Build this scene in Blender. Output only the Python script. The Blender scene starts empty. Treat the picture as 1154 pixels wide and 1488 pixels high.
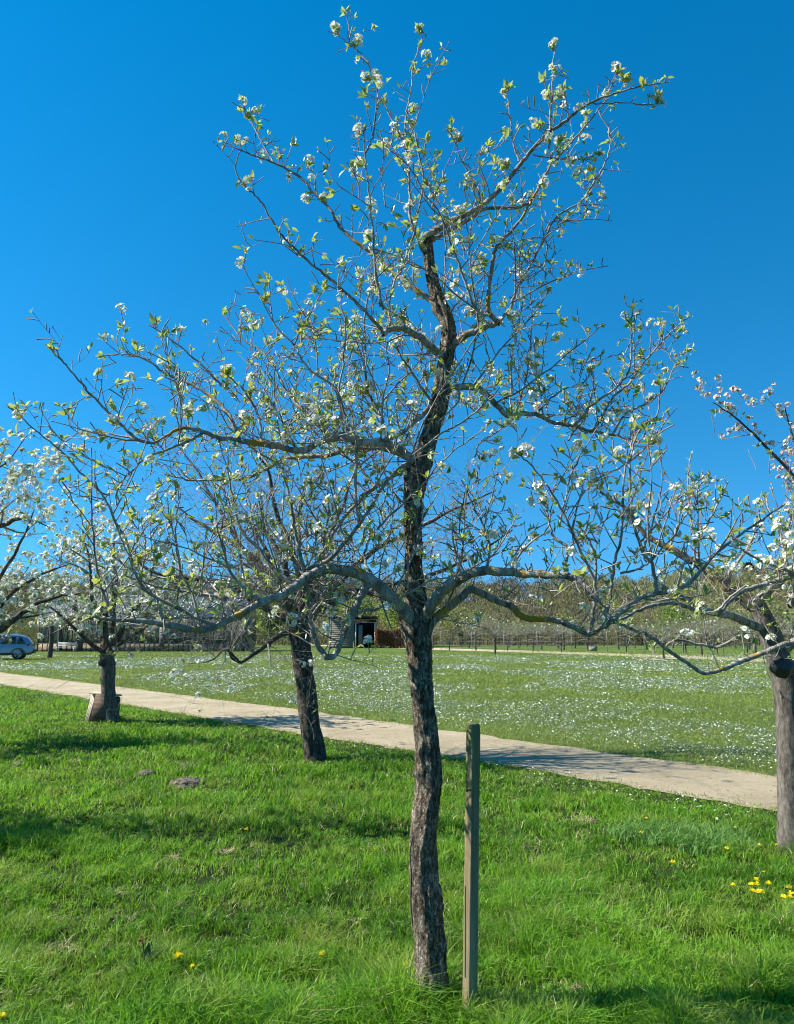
import bpy, bmesh, math, random
import numpy as np
from mathutils import Vector, noise as mnoise
R_ = math.radians
random.seed(7); rng = np.random.default_rng(7)
sc = bpy.context.scene
COL = sc.collection

# ---------------------------------------------------------------- camera
F, CX, CY, HOR, H = 1100.0, 577.0, 744.0, 922.0, 1.6
PITCH = math.atan((HOR - CY) / F)
cam = bpy.data.cameras.new('camera'); camo = bpy.data.objects.new('camera', cam); COL.objects.link(camo)
cam.sensor_fit = 'VERTICAL'; cam.sensor_height = 36; cam.lens = 36 * F / 1488
cam.clip_start = 0.05; cam.clip_end = 6000
camo.location = (0, 0, H); camo.rotation_euler = (R_(90) + PITCH, 0, 0)
sc.camera = camo

# ---------------------------------------------------------------- sky and sun
SUN_EL, SUN_AHEAD = R_(42), R_(2)
sd = Vector((-math.cos(SUN_EL) * math.cos(SUN_AHEAD), math.cos(SUN_EL) * math.sin(SUN_AHEAD), math.sin(SUN_EL)))
w = bpy.data.worlds.new("World"); sc.world = w; w.use_nodes = True
wn, wl = w.node_tree.nodes, w.node_tree.links
bg = wn['Background']; bg.inputs[1].default_value = 0.075
sky = wn.new('ShaderNodeTexSky'); sky.sky_type = 'NISHITA'; sky.sun_disc = False
sky.sun_elevation = SUN_EL; sky.sun_rotation = math.atan2(sd.x, sd.y)
sky.air_density = 1.0; sky.dust_density = 0.0; sky.ozone_density = 4.0
tcw = wn.new('ShaderNodeTexCoord'); va = wn.new('ShaderNodeVectorMath'); va.operation = 'ADD'; va.inputs[1].default_value = (0, 0, .17)
vn = wn.new('ShaderNodeVectorMath'); vn.operation = 'NORMALIZE'; wl.new(tcw.outputs['Generated'], va.inputs[0]); wl.new(va.outputs[0], vn.inputs[0]); wl.new(vn.outputs[0], sky.inputs[0])
hs = wn.new('ShaderNodeHueSaturation'); hs.inputs['Hue'].default_value = 0.489
hs.inputs['Saturation'].default_value = 1.36; hs.inputs['Value'].default_value = 1.40
wl.new(sky.outputs[0], hs.inputs['Color']); wl.new(hs.outputs[0], bg.inputs[0])
sl = bpy.data.lights.new('sun', 'SUN'); sl.energy = 5.0; sl.angle = R_(0.5); sl.color = (1, 0.955, 0.88)
so = bpy.data.objects.new('sun', sl); COL.objects.link(so)
so.rotation_euler = sd.to_track_quat('Z', 'Y').to_euler(); so.location = (-20, 10, 30)
sc.view_settings.view_transform = 'Standard'; sc.view_settings.look = 'None'
sc.view_settings.exposure = 0.98; sc.view_settings.gamma = 1.0
sc.cycles.transparent_max_bounces = 16; sc.cycles.filter_width = 1.05

# ---------------------------------------------------------------- measuring helpers
FW = np.array([0, math.cos(PITCH), math.sin(PITCH)]); UP = np.array([0, -math.sin(PITCH), math.cos(PITCH)])
def ray(px, py):
    return FW + np.array([(px - CX) / F, 0, 0]) + UP * (CY - py) / F
def at(px, py, D):                       # point at forward distance D
    r = ray(px, py); return np.array([0, 0, H]) + r * D / r[1]
def gnd(px, py):                         # point on the ground
    r = ray(px, py); p = np.array([0, 0, H]) + r * (-H / r[2]); p[2] = 0; return p

# ---------------------------------------------------------------- bookkeeping helpers
def tag(o, label=None, cat=None, group=None, kind=None):
    if label: o['label'] = label
    if cat: o['category'] = cat
    if group: o['group'] = group
    if kind: o['kind'] = kind
    return o
def empty(name, loc, rz=0.0):
    o = bpy.data.objects.new(name, None); COL.objects.link(o)
    o.location = [float(v) for v in loc]; o.rotation_euler = (0, 0, rz); o.empty_display_size = 0.2
    return o
def copy_tree(o, parent=None):
    c = o.copy(); COL.objects.link(c); c.parent = parent
    for ch in list(o.children): copy_tree(ch, c)
    return c

class MB:
    """collects tri / quad geometry, builds ONE mesh object"""
    def __init__(s): s.v = []; s.q = []; s.t = []; s.n = 0; s.qm = []; s.tm = []; s.col = []
    def add(s, v, q=None, t=None, m=0, col=None):
        v = np.asarray(v, float).reshape(-1, 3)
        if q is not None and len(q): q = np.asarray(q, int).reshape(-1, 4); s.q.append(q + s.n); s.qm.append(np.full(len(q), m))
        if t is not None and len(t): t = np.asarray(t, int).reshape(-1, 3); s.t.append(t + s.n); s.tm.append(np.full(len(t), m))
        s.v.append(v); s.n += len(v)
        if col is not None: s.col.append(np.broadcast_to(np.asarray(col, float), (len(v),)))
        else: s.col.append(np.zeros(len(v)))
    def box(s, c, d, m=0, rz=0, rx=0, ry=0, col=None, taper=1.0):
        x, y, z = [a / 2 for a in d]
        v = np.array([[-x,-y,-z],[x,-y,-z],[x,y,-z],[-x,y,-z],[-x*taper,-y*taper,z],[x*taper,-y*taper,z],[x*taper,y*taper,z],[-x*taper,y*taper,z]])
        if rx: ca, sa = math.cos(rx), math.sin(rx); v = v @ np.array([[1,0,0],[0,ca,sa],[0,-sa,ca]])
        if ry: ca, sa = math.cos(ry), math.sin(ry); v = v @ np.array([[ca,0,-sa],[0,1,0],[sa,0,ca]])
        if rz: ca, sa = math.cos(rz), math.sin(rz); v = v @ np.array([[ca,sa,0],[-sa,ca,0],[0,0,1]])
        s.add(v + np.asarray(c, float), [[3,2,1,0],[4,5,6,7],[0,1,5,4],[1,2,6,5],[2,3,7,6],[3,0,4,7]], m=m, col=col)
    def tube(s, P, Rr, k=5, m=0, caps=False, col=None):
        P = np.asarray(P, float); n = len(P)
        Rr = np.broadcast_to(np.asarray(Rr, float), (n,))
        T = np.gradient(P, axis=0); T /= (np.linalg.norm(T, axis=1)[:, None] + 1e-9)
        mt = np.abs(T.mean(0)); ref = np.zeros(3); ref[int(np.argmin(mt))] = 1
        U = np.cross(T, ref); U /= (np.linalg.norm(U, axis=1)[:, None] + 1e-9); V = np.cross(T, U)
        a = np.arange(k) * 2 * math.pi / k
        v = P[:, None] + Rr[:, None, None] * (np.cos(a)[None, :, None] * U[:, None] + np.sin(a)[None, :, None] * V[:, None])
        i = np.arange(n - 1)[:, None] * k; j = np.arange(k)[None]; j2 = (j + 1) % k
        q = np.stack([i + j, i + j2, i + k + j2, i + k + j], -1).reshape(-1, 4)
        t = None
        v = v.reshape(-1, 3)
        if caps:
            v = np.vstack([v, P[0], P[-1]]); b = n * k
            t = [[b, (jj + 1) % k, jj] for jj in range(k)] + [[b + 1, (n-1)*k + jj, (n-1)*k + (jj+1) % k] for jj in range(k)]
        s.add(v, q, t, m=m, col=col)
    def ribbon(s, L, Rr, col=None):        # two polylines joined by quads
        L = np.asarray(L); Rr = np.asarray(Rr); n = len(L)
        v = np.vstack([L, Rr]); i = np.arange(n - 1)
        s.add(v, np.stack([i, i + n, i + n + 1, i + 1], -1), col=col)
    def build(s, name, mats, parent=None, smooth=False, attr=False):
        me = bpy.data.meshes.new(name)
        v = np.concatenate(s.v); pp = parent
        while pp is not None: v = v - np.array(pp.location); pp = pp.parent
        q = np.concatenate(s.q) if s.q else np.zeros((0, 4), int); t = np.concatenate(s.t) if s.t else np.zeros((0, 3), int)
        nq, nt = len(q), len(t)
        me.vertices.add(len(v)); me.vertices.foreach_set('co', v.astype(np.float32).ravel())
        me.loops.add(nq * 4 + nt * 3); me.loops.foreach_set('vertex_index', np.concatenate([q.ravel(), t.ravel()]).astype(np.int32))
        me.polygons.add(nq + nt)
        me.polygons.foreach_set('loop_start', np.concatenate([np.arange(nq) * 4, nq * 4 + np.arange(nt) * 3]).astype(np.int32))
        mi = np.concatenate([np.concatenate(s.qm) if s.qm else [], np.concatenate(s.tm) if s.tm else []]).astype(np.int32)
        me.polygons.foreach_set('material_index', mi)
        if smooth: me.polygons.foreach_set('use_smooth', np.ones(nq + nt, bool))
        if attr:
            a = me.attributes.new('tint', 'FLOAT', 'POINT'); a.data.foreach_set('value', np.concatenate(s.col).astype(np.float32))
        me.update(calc_edges=True); me.validate()
        for m in (mats if isinstance(mats, (list, tuple)) else [mats]): me.materials.append(m)
        o = bpy.data.objects.new(name, me); COL.objects.link(o)
        if parent is not None: o.parent = parent
        return o

def vnoise(seed):
    g = np.random.default_rng(seed).random((256, 256))
    def f(x, y):
        xi = np.floor(x).astype(int); yi = np.floor(y).astype(int); fx = x - xi; fy = y - yi
        fx = fx * fx * (3 - 2 * fx); fy = fy * fy * (3 - 2 * fy)
        a = g[xi % 256, yi % 256]; b = g[(xi + 1) % 256, yi % 256]; c = g[xi % 256, (yi + 1) % 256]; d = g[(xi + 1) % 256, (yi + 1) % 256]
        return (a * (1 - fx) + b * fx) * (1 - fy) + (c * (1 - fx) + d * fx) * fy
    return f
_n1, _n2, _n3, _n4 = vnoise(1), vnoise(2), vnoise(3), vnoise(4)
def fbm(n, x, y): return (n(x, y) * .5 + n(x * 2.1 + 7, y * 2.1) * .3 + n(x * 4.3, y * 4.3 + 5) * .2)

# ---------------------------------------------------------------- materials
def mat(name): 
    m = bpy.data.materials.new(name); m.use_nodes = True
    return m, m.node_tree.nodes, m.node_tree.links, m.node_tree.nodes['Principled BSDF']
def ramp(N, stops):
    r = N.new('ShaderNodeValToRGB'); e = r.color_ramp.elements
    while len(e) < len(stops): e.new(0.5)
    for el, (p, c) in zip(e, stops): el.position = p; el.color = (*c, 1)
    return r
def tex(N, L, scale, detail=4, rough=.6, vec=(1, 1, 1), coord='Object', dist=0):
    tc = N.new('ShaderNodeTexCoord'); mp = N.new('ShaderNodeMapping'); mp.inputs['Scale'].default_value = vec
    L.new(tc.outputs[coord], mp.inputs[0])
    n = N.new('ShaderNodeTexNoise'); n.inputs['Scale'].default_value = scale; n.inputs['Detail'].default_value = detail
    n.inputs['Roughness'].default_value = rough; n.inputs['Distortion'].default_value = dist; L.new(mp.outputs[0], n.inputs['Vector'])
    return n
def mixc(N, L, fac, a, b, mode='MIX'):
    m = N.new('ShaderNodeMix'); m.data_type = 'RGBA'; m.blend_type = mode
    for s, v in ((m.inputs[0], fac), (m.inputs[6], a), (m.inputs[7], b)):
        if hasattr(v, 'links') : L.new(v, s)
        elif isinstance(v, (int, float)): s.default_value = v
        else: s.default_value = (*v, 1)
    return m.outputs[2]
def noisy(name, stops, scale=4, rough=.8, bump=0, vec=(1,1,1), bscale=None, spec=.3, detail=5, metallic=0):
    m, N, L, P = mat(name)
    n = tex(N, L, scale, detail, vec=vec); r = ramp(N, stops); L.new(n.outputs[0], r.inputs[0]); L.new(r.outputs[0], P.inputs['Base Color'])
    P.inputs['Roughness'].default_value = rough; P.inputs['Specular IOR Level'].default_value = spec; P.inputs['Metallic'].default_value = metallic
    if bump:
        b = N.new('ShaderNodeBump'); b.inputs['Strength'].default_value = 1; b.inputs['Distance'].default_value = bump
        n2 = tex(N, L, bscale or scale * 3, 6, vec=vec); L.new(n2.outputs[0], b.inputs['Height']); L.new(b.outputs[0], P.inputs['Normal'])
    return m
def bark(name, dark, mid, light, lichen=.0, moss=.0, sc_=1.0, bump=.004, cracks=False):
    m, N, L, P = mat(name)
    n = tex(N, L, 26 * sc_, 8, .78, vec=(1, 1, .30)); r = ramp(N, [(.36, dark), (.50, mid), (.66, light)]); L.new(n.outputs[0], r.inputs[0])
    c = r.outputs[0]
    tcb = N.new('ShaderNodeTexCoord'); wn_ = tex(N, L, 30 * sc_, 4, .7); mxv = N.new('ShaderNodeMix'); mxv.data_type = 'VECTOR'; mxv.inputs[0].default_value = .11 / sc_
    L.new(tcb.outputs['Object'], mxv.inputs[4]); L.new(wn_.outputs['Color'], mxv.inputs[5])
    mpb = N.new('ShaderNodeMapping'); mpb.inputs['Scale'].default_value = (1, 1, .36); L.new(mxv.outputs[1], mpb.inputs[0])
    vo = N.new('ShaderNodeTexVoronoi'); vo.feature = 'DISTANCE_TO_EDGE'; vo.inputs['Scale'].default_value = 42 * sc_; L.new(mpb.outputs[0], vo.inputs['Vector'])
    rf = ramp(N, [(.0, (.35 if cracks else 1,) * 3), (.13, (1,1,1))]); L.new(vo.outputs['Distance'], rf.inputs[0])
    f2 = tex(N, L, 70 * sc_, 5, .8, vec=(1, 1, .3)); rf2 = ramp(N, [(.40, (.38,) * 3), (.52, (1,1,1)), (.68, (1.5,) * 3)]); L.new(f2.outputs[0], rf2.inputs[0]); c = mixc(N, L, .85 if cracks else .45, c, rf2.outputs[0], 'MULTIPLY')
    c = mixc(N, L, 1.0, c, rf.outputs[0], 'MULTIPLY')
    if lichen:
        l = tex(N, L, 5, 3, .6); rl = ramp(N, [(.62 - lichen * .1, (0,0,0)), (.66, (1,1,1))]); L.new(l.outputs[0], rl.inputs[0])
        c = mixc(N, L, rl.outputs[0], c, (.42, .24, .03))
    g = tex(N, L, 9, 4, .7); rg = ramp(N, [(.5, (0,0,0)), (.62, (1,1,1))]); L.new(g.outputs[0], rg.inputs[0])
    if moss:
        c = mixc(N, L, rg.outputs[0], c, (.13, .135, .05))
    P.inputs['Roughness'].default_value = .9; P.inputs['Specular IOR Level'].default_value = .2
    L.new(c, P.inputs['Base Color'])
    b = N.new('ShaderNodeBump'); b.inputs['Distance'].default_value = bump; n2 = tex(N, L, 60 * sc_, 6, .75, vec=(1, 1, .35))
    hm = N.new('ShaderNodeMath'); hm.operation = 'ADD'; L.new(n2.outputs[0], hm.inputs[0]); L.new(rf.outputs[0], hm.inputs[1]); L.new(hm.outputs[0], b.inputs['Height']); L.new(b.outputs[0], P.inputs['Normal'])
    return m
def leafy(name, a, b, trans=.4, rough=.45, attr=False, patch=None, scale=1.5, spec=.35):
    m, N, L, P = mat(name)
    if attr:
        at_ = N.new('ShaderNodeAttribute'); at_.attribute_name = 'tint'; fac = at_.outputs['Fac']
    else:
        n = tex(N, L, 30, 2); fac = n.outputs[0]
    c = mixc(N, L, fac, a, b)
    if patch:
        pn = tex(N, L, scale, 4, .6); pr = ramp(N, [(.48, (0,0,0)), (.70, (1,1,1))]); L.new(pn.outputs[0], pr.inputs[0])
        c = mixc(N, L, pr.outputs[0], c, patch)
    L.new(c, P.inputs['Base Color']); P.inputs['Roughness'].default_value = rough; P.inputs['Specular IOR Level'].default_value = spec
    t = N.new('ShaderNodeBsdfTranslucent'); 
    tc = mixc(N, L, .5, c, (min(1, b[0]*1.5), min(1, b[1]*1.4), b[2]*.6)); L.new(tc, t.inputs[0])
    mx = N.new('ShaderNodeMixShader'); mx.inputs[0].default_value = trans
    L.new(P.outputs[0], mx.inputs[1]); L.new(t.outputs[0], mx.inputs[2]); L.new(mx.outputs[0], N['Material Output'].inputs[0])
    return m
M = {}
M['bark_trunk'] = bark('bark_trunk', (.05, .037, .024), (.29, .225, .15), (.62, .54, .42), sc_=1.35, bump=.010, cracks=True)
M['bark_right'] = bark('bark_right', (.04, .035, .028), (.115, .10, .08), (.22, .195, .16), bump=.004)
M['bark_old'] = bark('bark_old', (.028, .023, .018), (.13, .105, .08), (.34, .30, .24), bump=.012, cracks=True)
M['bark_grey'] = bark('bark_grey', (.12, .10, .085), (.28, .245, .205), (.48, .44, .37), lichen=.15, bump=.003)
M['bark_bough'] = bark('bark_bough', (.10, .085, .065), (.29, .255, .205), (.56, .52, .44), lichen=.3, bump=.003)
M['bark_dark'] = bark('bark_dark', (.03, .025, .02), (.09, .075, .06), (.2, .175, .145), lichen=.1, bump=.003)
M['twig'] = noisy('twig', [(.35, (.13, .10, .08)), (.55, (.33, .29, .24)), (.75, (.50, .46, .39))], 14, .75)
M['twig_far'] = noisy('twig_far', [(.3, (.12, .10, .08)), (.7, (.36, .32, .26))], 6, .85)
M['leaf'] = leafy('leaf', (.15, .24, .045), (.46, .53, .20), .42, .35, attr=True, spec=.6)
M['leaf_far'] = leafy('leaf_far', (.16, .23, .06), (.30, .38, .12), .4, .5, attr=True)
M['petal'] = leafy('petal', (.80, .79, .72), (.86, .84, .80), .25, .6, attr=True, spec=.2)
M['petal_pink'] = leafy('petal_pink', (.66, .36, .40), (.86, .78, .76), .25, .6, attr=True)
M['bud_red'] = leafy('bud_red', (.50, .17, .2), (.62, .3, .33), .1, .6, attr=True)
M['anther'] = leafy('anther', (.32, .22, .10), (.42, .40, .12), .1, .6, attr=True)
M['grass'] = leafy('grass', (.020, .095, .010), (.21, .43, .030), .42, .5, attr=True, spec=.2, patch=(.27, .34, .06), scale=1.6)
M['lawn'] = leafy('lawn', (.12, .18, .03), (.33, .38, .10), .3, .6, attr=True, spec=.15)
M['tall_grass'] = leafy('tall_grass', (.05, .15, .03), (.21, .38, .09), .35, .45, attr=True, spec=.2)
M['straw'] = leafy('straw', (.34, .27, .15), (.55, .47, .28), .2, .7, attr=True)

# ---------------------------------------------------------------- ground
def ground_mat():
    m, N, L, P = mat('ground')
    n = tex(N, L, 1.3, 5, .65); r = ramp(N, [(.30, (.02, .035, .008)), (.52, (.035, .06, .012)), (.66, (.06, .075, .02)), (.8, (.11, .09, .045))])
    L.new(n.outputs[0], r.inputs[0])
    n2 = tex(N, L, 60, 5, .8); c = mixc(N, L, .45, r.outputs[0], n2.outputs['Color'], 'OVERLAY')
    # beyond the path the turf is an even mown green
    n3 = tex(N, L, .12, 4, .6); r3 = ramp(N, [(.35, (.085, .14, .028)), (.65, (.13, .185, .045))]); L.new(n3.outputs[0], r3.inputs[0])
    n4 = tex(N, L, 14, 6, .8); r4 = ramp(N, [(.3, (.5, .5, .5)), (.7, (1.25, 1.25, 1.2))]); L.new(n4.outputs[0], r4.inputs[0])
    c3 = mixc(N, L, 1.0, r3.outputs[0], r4.outputs[0], 'MULTIPLY')
    tc = N.new('ShaderNodeTexCoord'); sp = N.new('ShaderNodeSeparateXYZ'); L.new(tc.outputs['Object'], sp.inputs[0])
    ma = N.new('ShaderNodeMath'); ma.operation = 'ADD'; L.new(sp.outputs[0], ma.inputs[0]); L.new(sp.outputs[1], ma.inputs[1])
    mr = N.new('ShaderNodeMapRange'); mr.inputs[1].default_value = 11.5; mr.inputs[2].default_value = 13; L.new(ma.outputs[0], mr.inputs[0])
    L.new(mixc(N, L, mr.outputs[0], c, c3), P.inputs['Base Color'])
    P.inputs['Roughness'].default_value = .95; P.inputs['Specular IOR Level'].default_value = .1
    b = N.new('ShaderNodeBump'); b.inputs['Distance'].default_value = .03; L.new(n2.outputs[0], b.inputs['Height']); L.new(b.outputs[0], P.inputs['Normal'])
    return m
g = MB(); g.add([[-2500, -300, 0], [2500, -300, 0], [2500, 4000, 0], [-2500, 4000, 0]], [[0, 1, 2, 3]])
tag(g.build('ground', ground_mat()), kind='structure')

# path: edges measured on the photo, laid on the ground
lowpx = [(-60, 987), (0, 995), (150, 1019), (300, 1044), (440, 1068), (600, 1092), (720, 1110), (900, 1141), (1050, 1166), (1154, 1184), (1400, 1228)]
upppx = [(-60, 970), (0, 977), (170, 998), (280, 1012), (440, 1032), (580, 1052), (700, 1068), (900, 1096), (1050, 1117), (1154, 1133), (1400, 1166)]
def resample(P, n):
    P = np.asarray(P, float); d = np.r_[0, np.cumsum(np.linalg.norm(np.diff(P, axis=0), axis=1))]
    t = np.linspace(0, d[-1], n); return np.stack([np.interp(t, d, P[:, i]) for i in range(P.shape[1])], 1)
LO = resample([gnd(*p) for p in lowpx], 400); UPE = resample([gnd(*p) for p in upppx], 400)
def ext(E):
    a = E[0] + (E[0] - E[30]) / np.linalg.norm(E[0] - E[30]) * 25; b = E[-1] + (E[-1] - E[-30]) / np.linalg.norm(E[-1] - E[-30]) * 8
    return resample(np.vstack([a, E, b]), 600)
LO, UPE = ext(LO), ext(UPE)
PD = (LO[-1] - LO[0]) / np.linalg.norm(LO[-1] - LO[0]); PN = np.array([-PD[1], PD[0], 0]);
if PN[1] < 0: PN = -PN
def edge_y(E, x): 
    o = np.argsort(E[:, 0]); return np.interp(x, E[o, 0], E[o, 1])
def wob(E, seed, a=.13):
    s = np.arange(len(E)) * .09; return E + PN * ((fbm(_n1, s * 3, s * 0 + seed) - .5) * a * 4 * .6)[:, None]
g = MB(); g.ribbon(wob(LO, 3.3) + [0, 0, .006], wob(UPE, 9.1) + [0, 0, .006])
def path_mat():
    m, N, L, P = mat('path_sand')
    n = tex(N, L, .9, 5, .6); r = ramp(N, [(.3, (.44, .355, .22)), (.55, (.56, .465, .305)), (.75, (.64, .55, .38))]); L.new(n.outputs[0], r.inputs[0])
    n2 = tex(N, L, 45, 6, .85); r2 = ramp(N, [(.33, (.55, .52, .47)), (.5, (1, 1, 1)), (.72, (1.2, 1.2, 1.2))]); L.new(n2.outputs[0], r2.inputs[0])
    c = mixc(N, L, .8, r.outputs[0], r2.outputs[0], 'MULTIPLY')
    n5 = tex(N, L, 3.2, 6, .75); r5 = ramp(N, [(.55, (0,0,0)), (.72, (1,1,1))]); L.new(n5.outputs[0], r5.inputs[0]); c = mixc(N, L, r5.outputs[0], c, (.33, .27, .17))
    n6 = tex(N, L, 9, 6, .8, vec=(1, 1, 1)); r6 = ramp(N, [(.60, (0,0,0)), (.70, (1,1,1))]); L.new(n6.outputs[0], r6.inputs[0]); c = mixc(N, L, r6.outputs[0], c, (.16, .15, .06))
    L.new(c, P.inputs['Base Color']); P.inputs['Roughness'].default_value = .95; P.inputs['Specular IOR Level'].default_value = .1
    b = N.new('ShaderNodeBump'); b.inputs['Distance'].default_value = .04; L.new(n2.outputs[0], b.inputs['Height']); L.new(b.outputs[0], P.inputs['Normal'])
    return m
M['path'] = path_mat()
tag(g.build('path', M['path']), kind='structure')
fp_u = [gnd(x, y) for x, y in ((430, 936), (560, 939), (640, 942), (800, 946.5), (960, 952), (1110, 958.5), (1300, 967))]
fp_l = [gnd(x, y) for x, y in ((430, 938), (560, 941.4), (640, 944.6), (800, 949.6), (960, 955.6), (1110, 962.5), (1300, 972))]
g = MB(); g.ribbon(resample(fp_l, 60) + [0, 0, .006], resample(fp_u, 60) + [0, 0, .006]); tag(g.build('far_path', M['path']), kind='structure')

# ---------------------------------------------------------------- grass
def blades(mb, P, hgt, wid, lean, tint, curl=.5):
    n = len(P); a = rng.random(n) * 2 * math.pi; la = rng.random(n) * 2 * math.pi
    side = np.stack([np.cos(a), np.sin(a), np.zeros(n)], 1) * (wid / 2)[:, None]
    ld = np.stack([np.cos(la), np.sin(la), np.zeros(n)], 1) * (lean * hgt)[:, None]
    up = np.zeros((n, 3)); up[:, 2] = hgt
    m = P + ld * .35 + up * .58; tp = P + ld * (1 + curl * .4) + up * (1 - .25 * np.clip(lean, 0, 1.5))[:, None]
    v = np.stack([P - side, P + side, m + side * .8, m - side * .8, tp], 1).reshape(-1, 3)
    b = np.arange(n)[:, None] * 5
    mb.add(v, b + np.array([[0, 1, 2, 3]]), b + np.array([[3, 2, 4]]), col=np.repeat(tint, 5))
DRY = [gnd(85, 1382)[:2], gnd(350, 1468)[:2], gnd(170, 1300)[:2], gnd(250, 1250)[:2], gnd(850, 1194)[:2], gnd(190, 1335)[:2], gnd(330,1240)[:2], gnd(830,1440)[:2]]
DRR = [.09, .04, .04, .05, .12, .03, .04, .04]
MOLES = [(30, 1112, .085), (213, 1127, .11), (269, 1114, .09), (272, 1141, .14), (455, 1048, .09)]
def scatter(D0, D1, n, marg=2.0):
    # density ~ 1/D^2 in area -> D pdf ~ width(D)/D^2
    D = D0 * (D1 / D0) ** rng.random(n * 2); W = .56 * D + marg
    keep = rng.random(n * 2) < (W / D) / (.56 + marg / D0); D = D[keep]; W = W[keep]
    x = (rng.random(len(D)) * 2 - 1) * W
    return x[:n], D[:n]
x, y = scatter(2.9, 34, 620000, 1.6)
k = y < edge_y(LO, x) + .02 + (rng.random(len(x)) - .5) * .12
x, y = x[k], y[k]
# clump the blades: pull part of them to tuft centres
cx, cy = np.round(x / .11 + _n2(x * 9, y * 9)) * .11, np.round(y / .11 + _n3(x * 9, y * 9)) * .11
jx = _n2(cx * 31, cy * 17) * .1; pull = np.where(rng.random(len(x)) < .5, .55, 0); x = x + (cx + jx - x) * pull; y = y + (cy + jx - y) * pull
hn = fbm(_n1, x * 1.1 + 40, y * 1.1 + 11); hn2 = fbm(_n2, x * 4.5, y * 4.5)
hgt = (.030 + .085 * np.clip((hn - .22) * 1.6, 0, 1)) * (.35 + 2.3 * hn2 ** 1.8)
near = np.clip((4.3 - y) / 1.0, 0, 1); hgt = hgt * (1 + .35 * near)
d2p = edge_y(LO, x) - y; hgt *= np.clip(.28 + d2p * .5, .25, 1)             # short along the path
hgt *= .55 + .8 * rng.random(len(x)); tint = np.clip(-.25 + .85 * fbm(_n3, x * .9, y * .9) + .75 * fbm(_n4, x * 4.5, y * 4.5 + 9) + (rng.random(len(x)) - .5) * .75, 0, 1)
keep = np.ones(len(x), bool)
for (dx, dy), rr in zip(DRY, DRR):
    dd = np.hypot(x - dx, (y - dy) * .8) / rr; keep &= ~((dd < 1.3) & (rng.random(len(x)) < .75 - .45 * dd)); hgt = np.where(dd < 1.5, hgt * .7, hgt)
for px, py, r in MOLES:
    q = gnd(px, py); keep &= np.hypot(x - q[0], (y - q[1])) > r * .85
keep &= rng.random(len(x)) < np.clip(.45 + 2.2 * (fbm(_n4, x * 3.2, y * 3.2) - .3), .2, 1)
x, y, hgt, tint = x[keep], y[keep], hgt[keep], tint[keep]
wid = (.0032 + .0036 * rng.random(len(x))) * np.clip(y / 5.0, .95, 3.2)
dryp = rng.random(len(x)) < .05 + .16 * np.clip(fbm(_n1, x * 2.0, y * 2.0 + 90) - .55, 0, 1) * 4
gm = MB(); P = np.stack([x, y, np.zeros(len(x))], 1)
blades(gm, P[~dryp], hgt[~dryp], wid[~dryp], .2 + 1.15 * rng.random((~dryp).sum()), tint[~dryp])
o = gm.build('grass', M['grass'], attr=True); tag(o, 'long bright green grass in the orchard in front of the sandy path', 'grass', kind='stuff')
sm = MB(); blades(sm, P[dryp], hgt[dryp] * .8, wid[dryp], .6 + .9 * rng.random(dryp.sum()), rng.random(dryp.sum()))
for (dx, dy), rr in zip(DRY, DRR):
    n = int(900 * rr); a = rng.random(n) * 6.28; q = np.sqrt(rng.random(n)) * rr
    PP = np.stack([dx + np.cos(a) * q, dy + np.sin(a) * q * 1.1, rng.random(n) * .015], 1)
    blades(sm, PP, .012 + .03 * rng.random(n), np.full(n, .004), 2.0 + 3 * rng.random(n), rng.random(n))
o = sm.build('dry_grass', M['straw'], attr=True); tag(o, 'dry straw coloured blades mixed into the long orchard grass', 'grass', kind='stuff')

# mown lawn beyond the path
x, y = scatter(7.5, 75, 330000, 2.0)
k = y > edge_y(UPE, x) - .03 + (rng.random(len(x)) - .5) * .14
x, y = x[k], y[k]
hl = (.016 + .03 * fbm(_n2, x * .8, y * .8)) * (.6 + .8 * rng.random(len(x))) * np.clip(y / 14, .9, 1.7)
tl = np.clip(.1 + .8 * fbm(_n3, x * .35 + 3, y * .35) + (rng.random(len(x)) - .5) * .7, 0, 1)
lm = MB(); blades(lm, np.stack([x, y, np.zeros(len(x))], 1), hl, .007 * np.clip(y / 9, .8, 6), .4 + 1.0 * rng.random(len(x)), tl)
# turf edge tufts on the orchard side of the path and weeds on the path
n = 26000; i = rng.integers(0, 600, n); q = np.where((rng.random(n) < .6)[:, None], LO[i] + PN * ((rng.random(n) - .72) * .42)[:, None], UPE[i] - PN * ((rng.random(n) - .6) * .34)[:, None]) + np.c_[rng.normal(0, .05, (n, 2)), np.zeros(n)]
blades(lm, q, .015 + .035 * rng.random(n), np.full(n, .007), .4 + rng.random(n), rng.random(n))
n = 7000; i = rng.integers(0, 600, n); f = rng.random(n)[:, None]; q = LO[i] * (1 - f) + UPE[i] * f; kk = fbm(_n2, q[:, 0] * 1.8, q[:, 1] * 1.8) > .56; q = q[kk]; q[:, 2] = .006
blades(lm, q, .01 + .02 * rng.random(len(q)), np.full(len(q), .007), .8 + rng.random(len(q)), rng.random(len(q)))
o = lm.build('lawn_grass', M['lawn'], attr=True); tag(o, 'short mown lawn beyond the sandy path, speckled with daisies', 'lawn', kind='stuff')

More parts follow.
